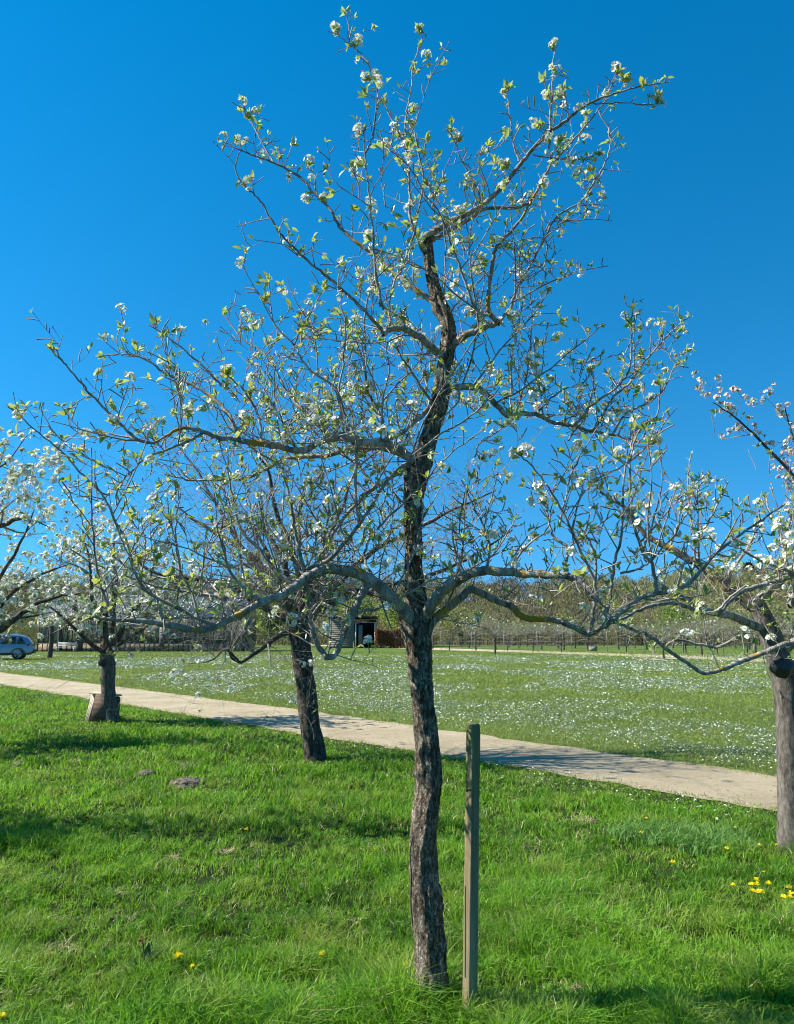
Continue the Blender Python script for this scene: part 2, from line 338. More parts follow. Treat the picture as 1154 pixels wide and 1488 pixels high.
# daisies
x, y = scatter(6.0, 62, 210000, 2.0)
dn = fbm(_n1, x * .30 + 20, y * .16 + 3); dn2 = fbm(_n3, x * 1.3, y * .8); far = np.clip((y - edge_y(UPE, x)) / 2.5, 0, 1)
pk = np.clip((dn * .66 + dn2 * .34 - .43) * 11, .03, 1) * far
lawn = (y > edge_y(UPE, x) + .15)
near_p = (y < edge_y(LO, x) - .05) & (y > edge_y(LO, x) - 1.3) & (rng.random(len(x)) < .05)
k = (lawn & (rng.random(len(x)) < pk * .95) & (y < 60)) | near_p
x, y = x[k], y[k]; n = len(x)
dm = MB(); a = np.arange(6) * math.pi / 3; rr = (.009 + .006 * rng.random(n)) * np.clip(y / 16, .8, 2.6); zz = .035 + .03 * rng.random(n)
tx, ty = rng.normal(0, .35, n) - .15, rng.normal(0, .35, n) - .25
ring = np.stack([x[:, None] + rr[:, None] * np.cos(a), y[:, None] + rr[:, None] * np.sin(a), zz[:, None] + rr[:, None] * (tx[:, None] * np.cos(a) + ty[:, None] * np.sin(a))], -1)
cen = np.stack([x, y, zz + rr * .15], -1)[:, None]
v = np.concatenate([ring, cen], 1).reshape(-1, 3); b = np.arange(n)[:, None, None] * 7
tri = np.array([[6, j, (j + 1) % 6] for j in range(6)])[None]
dm.add(v, None, (b + tri).reshape(-1, 3), col=0)
M['daisy'] = noisy('daisy', [(.4, (.74, .74, .70)), (.6, (.82, .82, .80))], 3, .7)
o = dm.build('daisies', M['daisy'], attr=True); tag(o, 'tiny white daisies in drifts all over the mown lawn', 'daisies', kind='stuff')

# ---------------------------------------------------------------- small flowers / templates
LEAF_V = np.array([[0, 0, 0], [-.20, .28, .05], [0, .30, -.03], [.20, .28, .05], [-.19, .62, .03], [0, .65, -.06], [.19, .62, .03], [0, 1, -.16]])
LEAF_Q = np.array([[0, 2, 1, 0]]); 
LEAF_T = [[0, 2, 1], [0, 3, 2], [4, 5, 7], [5, 6, 7]]; LEAF_QQ = [[1, 2, 5, 4], [2, 3, 6, 5]]
def frames(d, n0=None):
    d = d / (np.linalg.norm(d, axis=1)[:, None] + 1e-9)
    r = rng.normal(0, 1, d.shape) * .8; r[:, 2] += 1.0 if n0 is None else n0
    s = np.cross(d, r); s /= (np.linalg.norm(s, axis=1)[:, None] + 1e-9); return s, d, np.cross(s, d)
def stamp(mb, T, Q, Tr, pos, d, size, m=0, tint=None, n0=None):
    pos = np.asarray(pos); d = np.asarray(d); size = np.asarray(size); n = len(pos)
    if n == 0: return
    s, dd, nn = frames(d, n0)
    v = pos[:, None] + size[:, None, None] * (T[None, :, :1] * s[:, None] + T[None, :, 1:2] * dd[:, None] + T[None, :, 2:3] * nn[:, None])
    k = len(T); b = np.arange(n)[:, None, None] * k
    q = (b + np.array(Q)[None]).reshape(-1, 4) if Q is not None and len(Q) else None
    t = (b + np.array(Tr)[None]).reshape(-1, 3) if Tr is not None and len(Tr) else None
    mb.add(v.reshape(-1, 3), q, t, m=m, col=np.repeat(tint if tint is not None else rng.random(n), k))
# five-petalled flower, facing +y of its own frame
def flower_template(hi=True):
    v = []; q = []; t = []
    for i in range(5):
        a = i * 2 * math.pi / 5; c, s = math.cos(a), math.sin(a); c2, s2 = -s, c
        b = len(v)
        for r, w_, h in ((.10, .05, 0), (.32, .25, .06), (.50, .20, .16)):
            for sg in (-1, 1): v.append([c * r + c2 * w_ * sg, h + 0, s * r + s2 * w_ * sg])
        q += [[b, b + 1, b + 3, b + 2], [b + 2, b + 3, b + 5, b + 4]]
    return np.array(v), q, t
FL_V, FL_Q, _ = flower_template()
AN_V = np.array([[.12, .10, 0], [0, .10, .12], [-.12, .10, 0], [0, .10, -.12], [0, .17, 0]]); AN_T = [[4, 0, 1], [4, 1, 2], [4, 2, 3], [4, 3, 0]]

# ---------------------------------------------------------------- tree machinery
class Tree:
    def __init__(s, k=5): s.tw = MB(); s.k = k; s.leaf = []; s.flow = []; s.nt = 0; s.scale = 1
    def twig(s, P, Rr, k=None):
        s.tw.tube(P, Rr, k or s.k, col=0); s.nt += 1
    def tuft(s, p, d, n, size):
        for _ in range(n):
            v = np.array(d) * .7 + rng.normal(0, .62, 3); v[2] += .25
            s.leaf.append((p + rng.normal(0, .004, 3), v, size * (.55 + .65 * random.random())))
    def cluster(s, p, d, n, size, spread=.03):
        for _ in range(n):
            v = np.array(d) * .6 + rng.normal(0, .8, 3); v[2] += .35; v /= np.linalg.norm(v)
            s.flow.append((p + v * spread * (.5 + .6 * random.random()), v, size * (.8 + .4 * random.random())))
    def build_green(s, parent, leafmat, petal, anther=None, lname='leaves', fname='blossom'):
        if s.leaf:
            mb = MB(); a = list(zip(*s.leaf)); stamp(mb, LEAF_V, LEAF_QQ, LEAF_T, np.array(a[0]), np.array(a[1]), np.array(a[2])); mb.build(lname, leafmat, parent, attr=True)
        if s.flow:
            mb = MB(); a = list(zip(*s.flow)); p, d, z = np.array(a[0]), np.array(a[1]), np.array(a[2])
            stamp(mb, FL_V, FL_Q, None, p, d, z)
            if anther: stamp(mb, AN_V, None, AN_T, p, d, z, m=1)
            mb.build(fname, [petal, anther] if anther else petal, parent, attr=True)
def nrm(v): return v / (np.linalg.norm(v) + 1e-9)
def path_pts(p, d, L, step=.05, wig=.12, up=.05, curl=None):
    n = max(3, int(L / step) + 1); st = L / (n - 1); P = [np.array(p, float)]; d = nrm(np.array(d, float))
    for i in range(n - 1):
        d = nrm(d + rng.normal(0, wig, 3) + np.array([0, 0, up]) + (curl if curl is not None else 0)); P.append(P[-1] + d * st)
    return np.array(P)
def spur(T, p, d, S, st):
    """short fruiting spur with a knobbly end and maybe a tuft or blossom"""
    L = random.uniform(.015, .075) * S
    P = path_pts(p, d, L, L / 2.5, .25, .1); r = .0023 * S * st.get('tr', 1.0)
    T.twig(P, np.linspace(r, r * 1.1, len(P)), 4 if T.k > 3 else 3)
    end(T, P[-1], nrm(P[-1] - P[-2]), S, st)
def end(T, p, d, S, st, boost=1.0):
    u = random.random(); ls = st.get('leaf_size', .034) * S
    if u < st['flower'] * boost:
        T.cluster(p, d, random.randint(4, 8), st.get('fl', .028) * S, .028 * S); T.tuft(p, d, random.randint(2, 5), ls)
    elif u < (st['flower'] + st['leaf']) * boost: T.tuft(p, d, random.randint(2, 6), ls * random.uniform(.6, 1.2))
    else:
        T.twig(np.array([p, p + d * .006 * S, p + d * .013 * S]), [.0017 * S, .0028 * S, .0006 * S], 4 if T.k > 3 else 3)   # a bud
def sidedir(t, up=.6):
    v = rng.normal(0, 1, 3); v -= t * np.dot(v, t); v = nrm(v); v = v + np.array([0, 0, up]); v -= t * np.dot(v, t) * .6; return nrm(v)
def dress(T, P, R0, R1, lvl, S, st):
    """children along a polyline"""
    seg = np.linalg.norm(np.diff(P, axis=0), axis=1); tot = seg.sum(); cum = np.r_[0, np.cumsum(seg)]
    s = random.uniform(.02, .08) * S + (st.get('bare', 0) * tot if lvl == 0 else 0)
    gap = st['gap'][min(lvl, len(st['gap']) - 1)] * S
    while s < tot - .01:
        i = min(len(seg) - 1, int(np.searchsorted(cum, s) - 1)); i = max(i, 0); f = (s - cum[i]) / seg[i]
        p = P[i] * (1 - f) + P[i + 1] * f; t = nrm(P[i + 1] - P[i]); r = R0 + (R1 - R0) * s / tot; fr = s / tot
        u = random.random()
        if lvl >= st['maxl']: spur(T, p, nrm(sidedir(t) + t * .5), S, st)
        else:
            pl, pm = st['mix'][lvl]
            if u < pl or u < pl + pm:
                big = u < pl and not (lvl == 0 and fr > .75)
                L = (random.uniform(*st['long']) if big else random.uniform(*st['mid'])) * S * (1.05 - (.6 if lvl == 0 else .45) * fr) * (.8 ** lvl)
                d = nrm(sidedir(t, st['up']) + t * st.get('fwd', .5))
                d[2] = max(d[2], -.12); d = nrm(d)
                r1 = min(r * .6, (.0042 if big else .003) * S * st.get('tr', 1.0) * (1 + (L > .5 * S) * .3))
                Q = path_pts(p, d, L, .055 * S, st['wig'], st['trop'], np.array([0, 0, -st['droop']]) if 'droop' in st and random.random() < .6 else None)
                T.twig(Q, np.linspace(r1, max(r1 * .42, .0012 * S * st.get('tr', 1.0)), len(Q)))
                dress(T, Q, r1, r1 * .4, lvl + 1, S, st); end(T, Q[-1], nrm(Q[-1] - Q[-2]), S, st, 1.2)
            else: spur(T, p, nrm(sidedir(t) + t * .3), S, st)
        s += gap * random.uniform(.5, 1.6)
def smooth_poly(P, per=6):
    P = np.asarray(P, float); n = len(P)
    if n < 3: return resample(P, per * (n - 1) + 1)
    A = np.vstack([2 * P[0] - P[1], P, 2 * P[-1] - P[-2]]); out = []
    for i in range(1, n):
        p0, p1, p2, p3 = A[i - 1], A[i], A[i + 1], A[i + 2]
        for t in np.linspace(0, 1, per, endpoint=False):
            out.append(.5 * ((2 * p1) + (-p0 + p2) * t + (2 * p0 - 5 * p1 + 4 * p2 - p3) * t * t + (-p0 + 3 * p1 - 3 * p2 + p3) * t ** 3))
    out.append(P[-1]); return np.array(out)
def bark_trunk(P, Rr, sides, amp, mtl, parent, name='trunk', vs=26.0, knots=(), flare=0, sub=None, seed=0.0):
    P = resample(np.c_[P, Rr], sub or max(12, int(np.linalg.norm(np.diff(P, axis=0), axis=1).sum() / .012))); Rr = P[:, 3]; P = P[:, :3]
    mb = MB(); mb.tube(P, Rr, sides); v = mb.v[0]
    n = len(P); C = np.repeat(P, sides, 0); d = v - C; ln = np.linalg.norm(d, axis=1)[:, None]; u = d / (ln + 1e-9)
    for i in range(len(v)):
        a = u[i]; c = C[i]
        pz = Vector((a[0] * 3.2 + seed, a[1] * 3.2, a[2] * 3.2 + c[2] * vs * .22 + .001 * i % 1 * 0))
        h = abs(mnoise.noise(pz * 2.1)) * 1.3; h2 = abs(mnoise.noise(Vector((a[0] * 13 + seed, a[1] * 13, c[2] * vs)))); h3 = mnoise.noise(Vector((a[0] * 1.6, a[1] * 1.6 + seed, c[2] * 4)))
        disp = amp * (h * .9 + h2 * .9 - .75) + amp * 1.2 * h3
        for kz, ka, kr, kh in knots:
            q = ((c[2] - kz) / kr) ** 2 + (1 - (a[0] * math.cos(ka) + a[1] * math.sin(ka))) * 1.6; disp += kh * math.exp(-q * 1.5)
        if flare: disp += flare * math.exp(-(c[2] - P[0][2]) / .07) * (.6 + .6 * abs(mnoise.noise(Vector((a[0] * 2, a[1] * 2, seed)))) * 2)
        v[i] += a * disp
    mb.v[0] = v
    return mb.build(name, mtl, parent, smooth=True)

# ================================================================ THE MAIN PEAR TREE
D1 = gnd(626, 1468)[1]
STY1 = dict(gap=[.050, .052, .042], mix=[(.22, .46), (.07, .36)], long=(.25, .62), mid=(.07, .28), up=.75, trop=.05, wig=.11, flower=.065, leaf=.28,
            maxl=2, leaf_size=.038, fl=.023, fwd=.35)
class Traced:
    def __init__(s, D): s.S = []; s.D = D        # samples: px, py, depth
    def depth_at(s, x, y):
        a = np.array(s.S); i = np.argmin((a[:, 0] - x) ** 2 + (a[:, 1] - y) ** 2); return a[i, 2]
    def limb(s, pts, w0, w1, off=0.0, start=None, per=6, wob=1.0):
        pts = np.array(pts, float); q = smooth_poly(pts, per); n = len(q)
        q[1:-1] += rng.normal(0, wob, (n - 2, 2)) * .7
        d0 = s.depth_at(*pts[0]) if start is None else start
        L = np.r_[0, np.cumsum(np.linalg.norm(np.diff(q, axis=0), axis=1))]; f = L / L[-1]
        D = d0 + off * f ** .9 + np.cumsum(rng.normal(0, .004, n)) * .6
        P = np.array([at(a, b, c) for (a, b), c in zip(q, D)]); Rr = (w0 + (w1 - w0) * f ** .8) / 2 * D / F
        s.S += [(a, b, c) for (a, b), c in zip(q, D)]
        return P, Rr
t1 = empty('pear_tree', gnd(626, 1468))
tag(t1, 'tall young pear tree with wavy dark trunk in the foreground, beside the wooden stake', 'tree')
TR = Traced(D1)
trunk_px = [(629,1492,52),(628,1470,49),(627,1440,45),(626,1380,42),(622,1330,40),(618,1290,40),(614,1250,38),(615,1210,38),(620,1170,37),(624,1130,36),(621,1080,35),(616,1030,34),(611,980,34),(608,940,37),(606,915,42),
            (604,880,33),(602,840,27),(601,800,26),(601,760,26),(603,720,28),(608,690,32),(618,655,30),(628,620,27),(637,585,26),(643,550,25),(648,520,25),(651,490,23),(648,465,22),(638,440,22),(630,415,18),(624,385,16),(622,360,15),(622,342,13)]
q = smooth_poly([p[:2] for p in trunk_px], 5); ww = np.interp(np.linspace(0, 1, len(q)), np.linspace(0, 1, len(trunk_px)), [p[2] for p in trunk_px])
Dt = D1 + np.interp(q[:, 1], [340, 900, 1490], [.15, .05, 0]); P = np.array([at(a, b, c) for (a, b), c in zip(q, Dt)]); TR.S += [(a, b, c) for (a, b), c in zip(q, Dt)]
bark_trunk(P, ww / 2 * Dt / F, 56, .0095, M['bark_trunk'], t1, flare=.024, seed=2.2,
           knots=[(P[np.argmin(abs(q[:, 1] - yy))][2], aa, rr, hh) for yy, aa, rr, hh in ((1310, 0, .06, .012), (1215, -1.5, .05, .008), (1120, 3.1, .05, .008), (900, .3, .06, .02), (905, 3, .07, .02), (690, 3.1, .06, .014), (585, -1, .05, .007), (497, .2, .04, .012), (445, 2.9, .04, .014), (345, -.5, .03, .008))])
BOUGHS = [  # points, width px at start / end, depth offset, dress density
 ([(618,344),(635,334),(660,320),(702,297),(732,270),(752,244),(768,224),(788,201),(818,178),(850,155),(880,140),(916,129),(939,124),(972,119)], 12, 2.2, -.35),
 ([(622,350),(640,342),(686,316),(706,303),(752,302),(775,287),(791,254),(814,224),(847,188),(870,158),(883,144)], 8, 2.4, .25),
 ([(650,504),(659,501),(674,489),(708,474),(725,469)], 15, 11, -.12),
 ([(725,469),(712,456),(709,435),(715,389),(722,359),(752,326),(770,295),(785,267),(800,240)], 8, 3, -.2),
 ([(645,520),(623,501),(605,487),(587,478),(567,479),(556,486)], 14, 10, -.3),
 ([(558,485),(546,469),(523,445),(499,422),(470,398),(439,371),(414,347),(394,319),(376,288),(352,267),(342,243),(348,222)], 6, 2, -.2),
 ([(630,440),(602,419),(574,399),(550,374),(515,350),(494,329),(480,305),(453,277),(439,260),(397,236),(349,218),(324,205)], 9, 2, .25),
 ([(650,566),(672,563),(694,564),(711,578),(728,595),(741,605),(762,601),(782,603),(802,613),(829,618),(852,625),(879,630),(902,635),(930,643)], 13, 3, .3),
 ([(612,676),(588,660),(573,649),(546,643),(523,643),(499,635),(475,637),(452,649),(434,655),(405,649),(369,644),(340,638),(318,637)], 16, 9, -.45),
 ([(318,637),(294,627),(263,622),(228,641),(200,638),(169,610),(138,579),(110,547),(89,523),(76,500)], 7, 2.2, -.2),
 ([(349,641),(332,603),(311,579),(283,561),(242,544),(214,523),(185,515),(150,516)], 7, 2, .3),
 ([(480,633),(458,613),(434,590),(414,563),(393,525),(374,506),(353,492),(325,457)], 6, 2, .35),
 ([(608,672),(570,655),(540,650),(505,652),(470,663),(417,666),(384,683),(349,696),(315,696),(283,698),(245,690)], 11, 3, .35),
 ([(604,910),(586,886),(561,861),(542,845),(517,833),(483,827),(455,833),(430,852),(405,867),(383,874),(355,889),(330,902),(305,913),(274,914)], 25, 9, -.55),
 ([(274,914),(239,907),(203,902),(161,900),(130,896)], 10, 4, -.2),
 ([(536,849),(520,874),(511,899),(498,927),(486,952),(473,953),(461,936),(452,905),(448,874),(445,852),(441,825),(431,786),(424,740),(415,700)], 12, 4, -.1),
 ([(448,829),(480,811),(508,780),(535,742),(561,700),(590,672),(635,634),(680,608),(712,578)], 7, 2.2, -.25),
 ([(355,889),(345,893),(335,875),(310,864),(289,864),(267,850),(249,840),(221,841)], 10, 3, .3),
 ([(608,908),(616,898),(633,869),(657,848),(693,831),(737,831),(772,834),(825,837)], 22, 13, -.35),
 ([(825,837),(838,842),(855,857),(872,878),(887,901)], 13, 9, -.1),
 ([(618,922),(628,903),(645,888),(669,869),(687,857),(719,872),(743,881),(760,897),(796,900),(822,906),(855,922)], 15, 10, .15),
 ([(887,901),(905,889),(931,868),(954,863),(996,851),(1014,835),(1043,802),(1073,779),(1108,755),(1138,734)], 8, 3, -.1),
 ([(855,922),(875,912),(892,904)], 8, 7, -.1),
]
SHOOTS = [
 ([(771,430),(773,470),(767,534),(752,595)][::-1], 3, 1.4, .0), ([(742,620),(744,518),(754,467),(757,420)], 3, 1.4, .1), ([(790,610),(784,558),(777,524),(779,500)], 2.4, 1.4, .1),
 ([(725,469),(742,445),(752,418),(765,395),(785,359),(804,323),(814,310),(844,293),(864,264),(880,234),(887,208),(883,185),(870,162)], 5, 1.8, .2),
 ([(651,460),(671,433),(684,420),(709,395)], 3, 2, -.1),
 ([(712,458),(694,452),(680,421),(669,389),(658,360),(647,329),(633,300),(619,284),(595,243),(563,215),(548,195)], 5, 1.6, -.2),
 ([(558,450),(546,399),(543,347),(536,277),(532,243),(529,191)], 5, 2, -.15), ([(530,225),(541,200),(546,170),(550,140),(540,105),(525,78),(510,66),(490,48)], 3.4, 1.4, .1),
 ([(520,75),(506,55),(507,40),(504,20)], 2.2, 1.3, .0), ([(618,372),(606,345),(597,320),(595,295),(591,225),(574,184),(556,146)], 5.5, 2.4, .1),
 ([(577,402),(595,360),(605,322),(612,288),(615,256),(603,194),(590,180)][:-1], 4, 2.2, -.1), ([(595,262),(590,200),(592,160),(598,125),(602,90),(619,52)], 3.4, 1.4, .1), ([(600,107),(610,100),(620,92)], 2, 1.2, 0),
 ([(645,447),(647,390),(648,360),(645,330),(649,300)], 4, 2, -.1), ([(397,236),(380,205),(366,180),(349,159)], 3, 1.6, .1), ([(461,285),(456,253),(446,243)], 3, 1.6, 0),
 ([(881,895),(888,860),(893,820),(902,780),(905,736),(908,686),(918,645),(922,610)], 5.5, 2, -.1), ([(955,862),(949,823),(935,803),(922,763),(917,719),(915,676),(922,642),(935,618),(955,602),(960,560)], 6, 1.8, -.1),
 ([(868,862),(858,830),(841,796),(821,749),(797,709),(774,679),(748,655)], 5, 2, -.1), ([(818,836),(824,796),(804,780),(797,753),(794,723)], 6, 2, .15), ([(831,770),(844,723),(875,692),(902,679),(930,640)], 3.4, 1.5, .1),
 ([(850,628),(865,622),(888,581),(915,555),(932,531),(955,504),(992,467),(1001,460)], 5, 1.6, .1), ([(835,618),(844,608),(861,588),(898,561),(915,534),(918,494),(918,467),(920,437)], 4.5, 1.6, -.1),
 ([(780,604),(791,588),(814,568),(848,555),(865,534)], 3.4, 1.5, .1), ([(826,640),(851,602),(861,561),(865,524)], 3, 1.5, .1), ([(890,632),(908,602),(942,585),(965,565),(979,534),(986,524)], 4, 1.5, .1),
 ([(916,670),(949,640),(965,615),(972,602)], 3, 1.5, .1), ([(814,760),(828,696),(848,655),(868,622)], 3.4, 1.6, .1), ([(855,922),(862,893),(864,848),(866,819),(858,790),(846,770)], 6, 3, .1),
 ([(902,833),(935,823),(960,800),(985,770),(990,735)], 4, 1.6, -.2), ([(705,832),(712,800),(706,772),(690,740),(672,700)], 5, 1.8, .1), ([(740,832),(760,800),(795,770),(802,735)], 4, 1.7, -.15),
 ([(660,846),(672,800),(668,760),(676,715)], 4, 1.6, .2), ([(690,664),(700,640),(730,622),(745,590)], 2.4, 1.4, 0), ([(522,760),(517,728),(517,640),(505,613),(493,566),(501,522),(501,463),(490,434),(493,398)], 5, 1.8, -.1),
 ([(562,650),(558,619),(543,584),(532,560),(530,478),(534,434),(546,404),(558,375)], 6, 2, -.1), ([(514,640),(499,610),(487,566),(458,543),(440,525),(428,501),(399,472),(393,442),(390,404)], 5, 1.7, .1),
 ([(428,501),(437,478),(452,454),(464,431),(470,419)], 3, 1.5, 0), ([(435,492),(473,493),(517,498),(558,497),(585,487)][::-1], 3, 1.5, .1), ([(628,585),(623,578),(605,551),(590,528),(573,504)], 5, 2, -.2),
 ([(540,645),(576,634),(596,619),(620,596),(632,578)][::-1], 9, 5, -.15), ([(552,445),(552,434),(546,389),(543,360)], 3, 1.7, 0), ([(567,480),(567,434),(576,404),(593,378),(598,352)], 4, 2, 0),
 ([(610,664),(582,684),(546,708),(523,725),(495,760),(470,800)], 9, 4, -.3), ([(546,708),(532,693),(520,669),(515,650)], 5, 3, .1), ([(315,910),(250,880),(205,850),(185,790),(165,752),(150,720),(134,703),(114,683),(89,655),(62,634),(30,606)], 6, 1.8, -.1),
 ([(161,895),(145,842),(134,761),(133,655)], 4.5, 1.6, -.1), ([(294,630),(275,640),(249,651),(214,665),(193,683),(159,717),(130,745)], 5, 1.7, -.1), ([(322,610),(322,561),(297,534),(276,516),(256,499),(218,473)][1:], 4, 1.6, 0),
 ([(380,644),(378,615),(370,592),(353,565),(330,545)], 5, 2, .1), ([(205,640),(170,632),(120,628),(90,640),(60,598)], 3.4, 1.5, .1), ([(520,891),(551,883),(592,864),(629,842),(660,837),(695,820),(721,800),(748,756)], 4.5, 1.7, -.1),
 ([(548,770),(560,756),(607,712),(644,669),(684,638),(704,622)], 3.4, 1.5, -.2), ([(430,852),(400,830),(380,800),(350,770),(338,720),(330,680)], 8, 2.2, .1), ([(383,874),(350,850),(330,820),(322,770),(330,720)], 6, 2, -.15),
 ([(483,827),(470,790),(478,740),(470,690)], 5, 2, .2), ([(290,912),(282,870),(262,830),(255,770),(262,720)], 4.5, 1.7, .1), ([(239,907),(228,870),(205,850),(212,800),(206,760)], 4, 1.6, .1), ([(542,845),(530,810),(538,770),(530,735)], 5, 2, .2),
 ([(604,760),(590,735),(575,720),(560,690)], 3, 1.6, -.1), ([(690,310),(698,285),(672,235),(662,210),(656,192)], 3.4, 1.5, -.1), ([(757,240),(745,205),(742,170),(735,135)], 3.4, 1.5, .05), ([(798,215),(800,175),(803,130),(805,70)], 4, 1.6, .0),
 ([(882,140),(892,118),(900,100)], 2.4, 1.3, 0), ([(920,150),(945,152),(958,150)], 2, 1.3, 0), ([(862,150),(885,150),(915,150),(935,153)], 2.4, 1.3, 0), ([(809,215),(800,232),(830,230),(855,232)], 2.4, 1.3, .1), ([(775,225),(830,232),(858,228)], 2.4, 1.3, .1),
 ([(725,360),(752,350),(785,345),(800,360)], 2, 1.3, .1), ([(752,410),(770,405),(790,388),(795,360)], 2.4, 1.3, .05), ([(560,300),(555,260),(560,220)], 2, 1.3, 0), ([(640,300),(625,275),(630,255)], 2, 1.3, 0), ([(660,570),(668,580),(640,610)], 3, 1.6, -.1)]
BLOSSOM = [(488,42),(533,112),(612,42),(620,80),(545,112),(520,62),(450,235),(358,265),(345,203),(470,288),(445,290),(535,345),(522,190),(805,65),(805,102),(795,140),(815,135),(775,180),(895,100),(955,145),(830,235),(850,203),(815,205),(840,252),
 (790,265),(735,240),(745,290),(760,400),(603,397),(743,460),(785,500),(775,530),(812,490),(780,545),(770,520),(760,655),(750,660),(768,658),(705,665),(790,730),(785,708),(705,775),(715,778),(608,800),(900,597),(945,580),(955,640),(948,640),(550,680),(557,676),(465,605),(490,615),
 (335,540),(390,497),(325,538),(450,700),(545,735),(240,795),(232,800),(207,595),(275,600),(365,570),(395,605),(660,195),(575,185),(598,182),(600,160),(450,712),(330,560),(165,612),(420,640),(535,560),(515,540),(560,210),(715,660),(860,690),(730,240),(420,730),(900,660),(840,650)]
LEAFY = [(503,20),(350,163),(360,172),(610,45),(740,130),(735,128),(655,190),(665,205),(720,238),(680,268),(530,240),(455,350),(405,230),(425,210),(470,420),(455,425),(390,410),(385,440),(600,205),(580,200),(560,150),(530,140),(620,205),(590,265),(715,355),(735,360),(700,240),
 (920,450),(915,470),(905,118),(935,125),(75,508),(250,485),(225,470),(325,457),(175,475),(150,635),(100,600),(165,595),(720,560),(730,550),(640,575),(245,700),(235,705),(145,850),(200,510),(860,250),(870,225),(620,270),(605,290),(595,330),(570,310),(575,330),(600,320),(630,250),(640,265),(810,455),(815,470),(790,570),(990,465),(960,490),(930,520),(985,530),(740,600),(750,610),(730,620)]
def hide_sub(P): return P
tree1 = Tree(5)
polys = []
for pts, w0, w1, off in BOUGHS:
    P, Rr = TR.limb(pts, w0 * (.9 if w0 > 12 else 1), w1 * .9, off); polys.append((P, Rr, w0))
    if w0 >= 9: bark_trunk(P, Rr, 14, .0035 if w0 > 14 else .002, M['bark_bough'] if w0 > 11 else M['bark_grey'], t1, 'branch', sub=int(len(P) * 2.2), seed=off * 9)
    else:
        mb = MB(); mb.tube(P, Rr * (1 + rng.normal(0, .06, len(P))), 8); mb.build('branch', M['bark_grey'], t1, smooth=True)
for pts, w0, w1, off in SHOOTS:
    P, Rr = TR.limb(pts, w0, w1, off); polys.append((P, Rr, w0)); tree1.twig(P, Rr, 6)
for P, Rr, w0 in polys:
    st = dict(STY1)
    if w0 > 9: st['gap'] = [.042, .05, .042]; st['mix'] = [(.36, .40), (.10, .36)]; st['long'] = (.3, .8)
    elif w0 < 5: st['gap'] = [.038, .05, .042]; st['mix'] = [(.03, .36), (.0, .28)]; st['mid'] = (.04, .17)
    up_top = P[:, 2].mean() > 3.2
    if up_top and w0 > 5: st['mix'] = [(.05, .42), (.02, .3)]; st['long'] = (.2, .4)
    dress(tree1, P, Rr[0], Rr[-1], 0, 1.0, st); end(tree1, P[-1], nrm(P[-1] - P[-2]), 1.0, st, 1.3)
SA = np.array(TR.S)
for L, isf in ((BLOSSOM, True), (LEAFY, False)):
    for x, y in L:
        dd = np.hypot(SA[:, 0] - x, SA[:, 1] - y); i = np.argmin(dd); D = SA[i, 2] - .03 * random.random(); p = at(x, y, D); b = at(SA[i, 0], SA[i, 1], SA[i, 2])
        if dd[i] > 4: tree1.twig(smooth_poly([b, (b + p) / 2 + rng.normal(0, .012, 3), p], 3), [.0022] * 7, 4)
        dr = nrm(nrm(p - b) + np.array([0, 0, .9]))
        if isf: tree1.cluster(p, dr, random.randint(6, 10), .025, .030); tree1.tuft(p - dr * .02, dr, random.randint(5, 8), .043)
        else: tree1.tuft(p, dr, random.randint(6, 9), .046)
print('T1 twigs', tree1.nt, 'leaves', len(tree1.leaf), 'flowers', len(tree1.flow))
tree1.tw.build('twigs', M['twig'], t1, smooth=True)
tree1.build_green(t1, M['leaf'], M['petal'], M['anther'])
q = [at(x, y, D1 - .09) for x, y in ((600,1345),(597,1310),(598,1270),(596,1240),(600,1215))]; mb = MB(); mb.tube(smooth_poly(q, 5), .0035, 5); mb.build('dead_stem', M['bark_dark'], t1, smooth=True)

# ================================================================ stake beside it
pb, pt = gnd(682, 1482), at(688, 1052, D1 - .11)
stake = empty('wooden_stake', pb); tag(stake, 'square greenish weathered wooden stake standing right of the wavy dark trunk', 'stake')
def stake_mat():
    m, N, L, P = mat('stake_wood')
    n = tex(N, L, 18, 6, .7, vec=(1, 1, .07)); r = ramp(N, [(.3, (.10, .075, .035)), (.5, (.24, .185, .10)), (.72, (.38, .31, .19))]); L.new(n.outputs[0], r.inputs[0])
    n2 = tex(N, L, 5, 4, .6, vec=(1, 1, .4)); r2 = ramp(N, [(.45, (0,0,0)), (.65, (1,1,1))]); L.new(n2.outputs[0], r2.inputs[0])
    L.new(mixc(N, L, r2.outputs[0], r.outputs[0], (.18, .165, .06)), P.inputs['Base Color']); P.inputs['Roughness'].default_value = .9; P.inputs['Specular IOR Level'].default_value = .2
    b = N.new('ShaderNodeBump'); b.inputs['Distance'].default_value = .004; n3 = tex(N, L, 70, 5, .7, vec=(1, 1, .05)); L.new(n3.outputs[0], b.inputs['Height']); L.new(b.outputs[0], P.inputs['Normal'])
    return m
mb = MB(); hw = .0235; n = 40; ax = pt - (pb - [0, 0, .05]); ca, sa = math.cos(R_(32)), math.sin(R_(32))
for i in range(n + 1):
    c = (pb - [0, 0, .05]) + ax * i / n; k = 1 - .10 * (i == n)
    for sx, sy in ((-1, -.86), (-.86, -1), (.86, -1), (1, -.86), (1, .86), (.86, 1), (-.86, 1), (-1, .86)):
        x, y = sx * hw * k, sy * hw * k; j = mnoise.noise(Vector((sx * 3, sy * 3, c[2] * 9))) * .0016
        mb.v.append(np.array([[c[0] + (x * ca - y * sa) * (1 + j * 20), c[1] + (x * sa + y * ca) * (1 + j * 20), c[2]]])); mb.col.append(np.zeros(1)); mb.n += 1
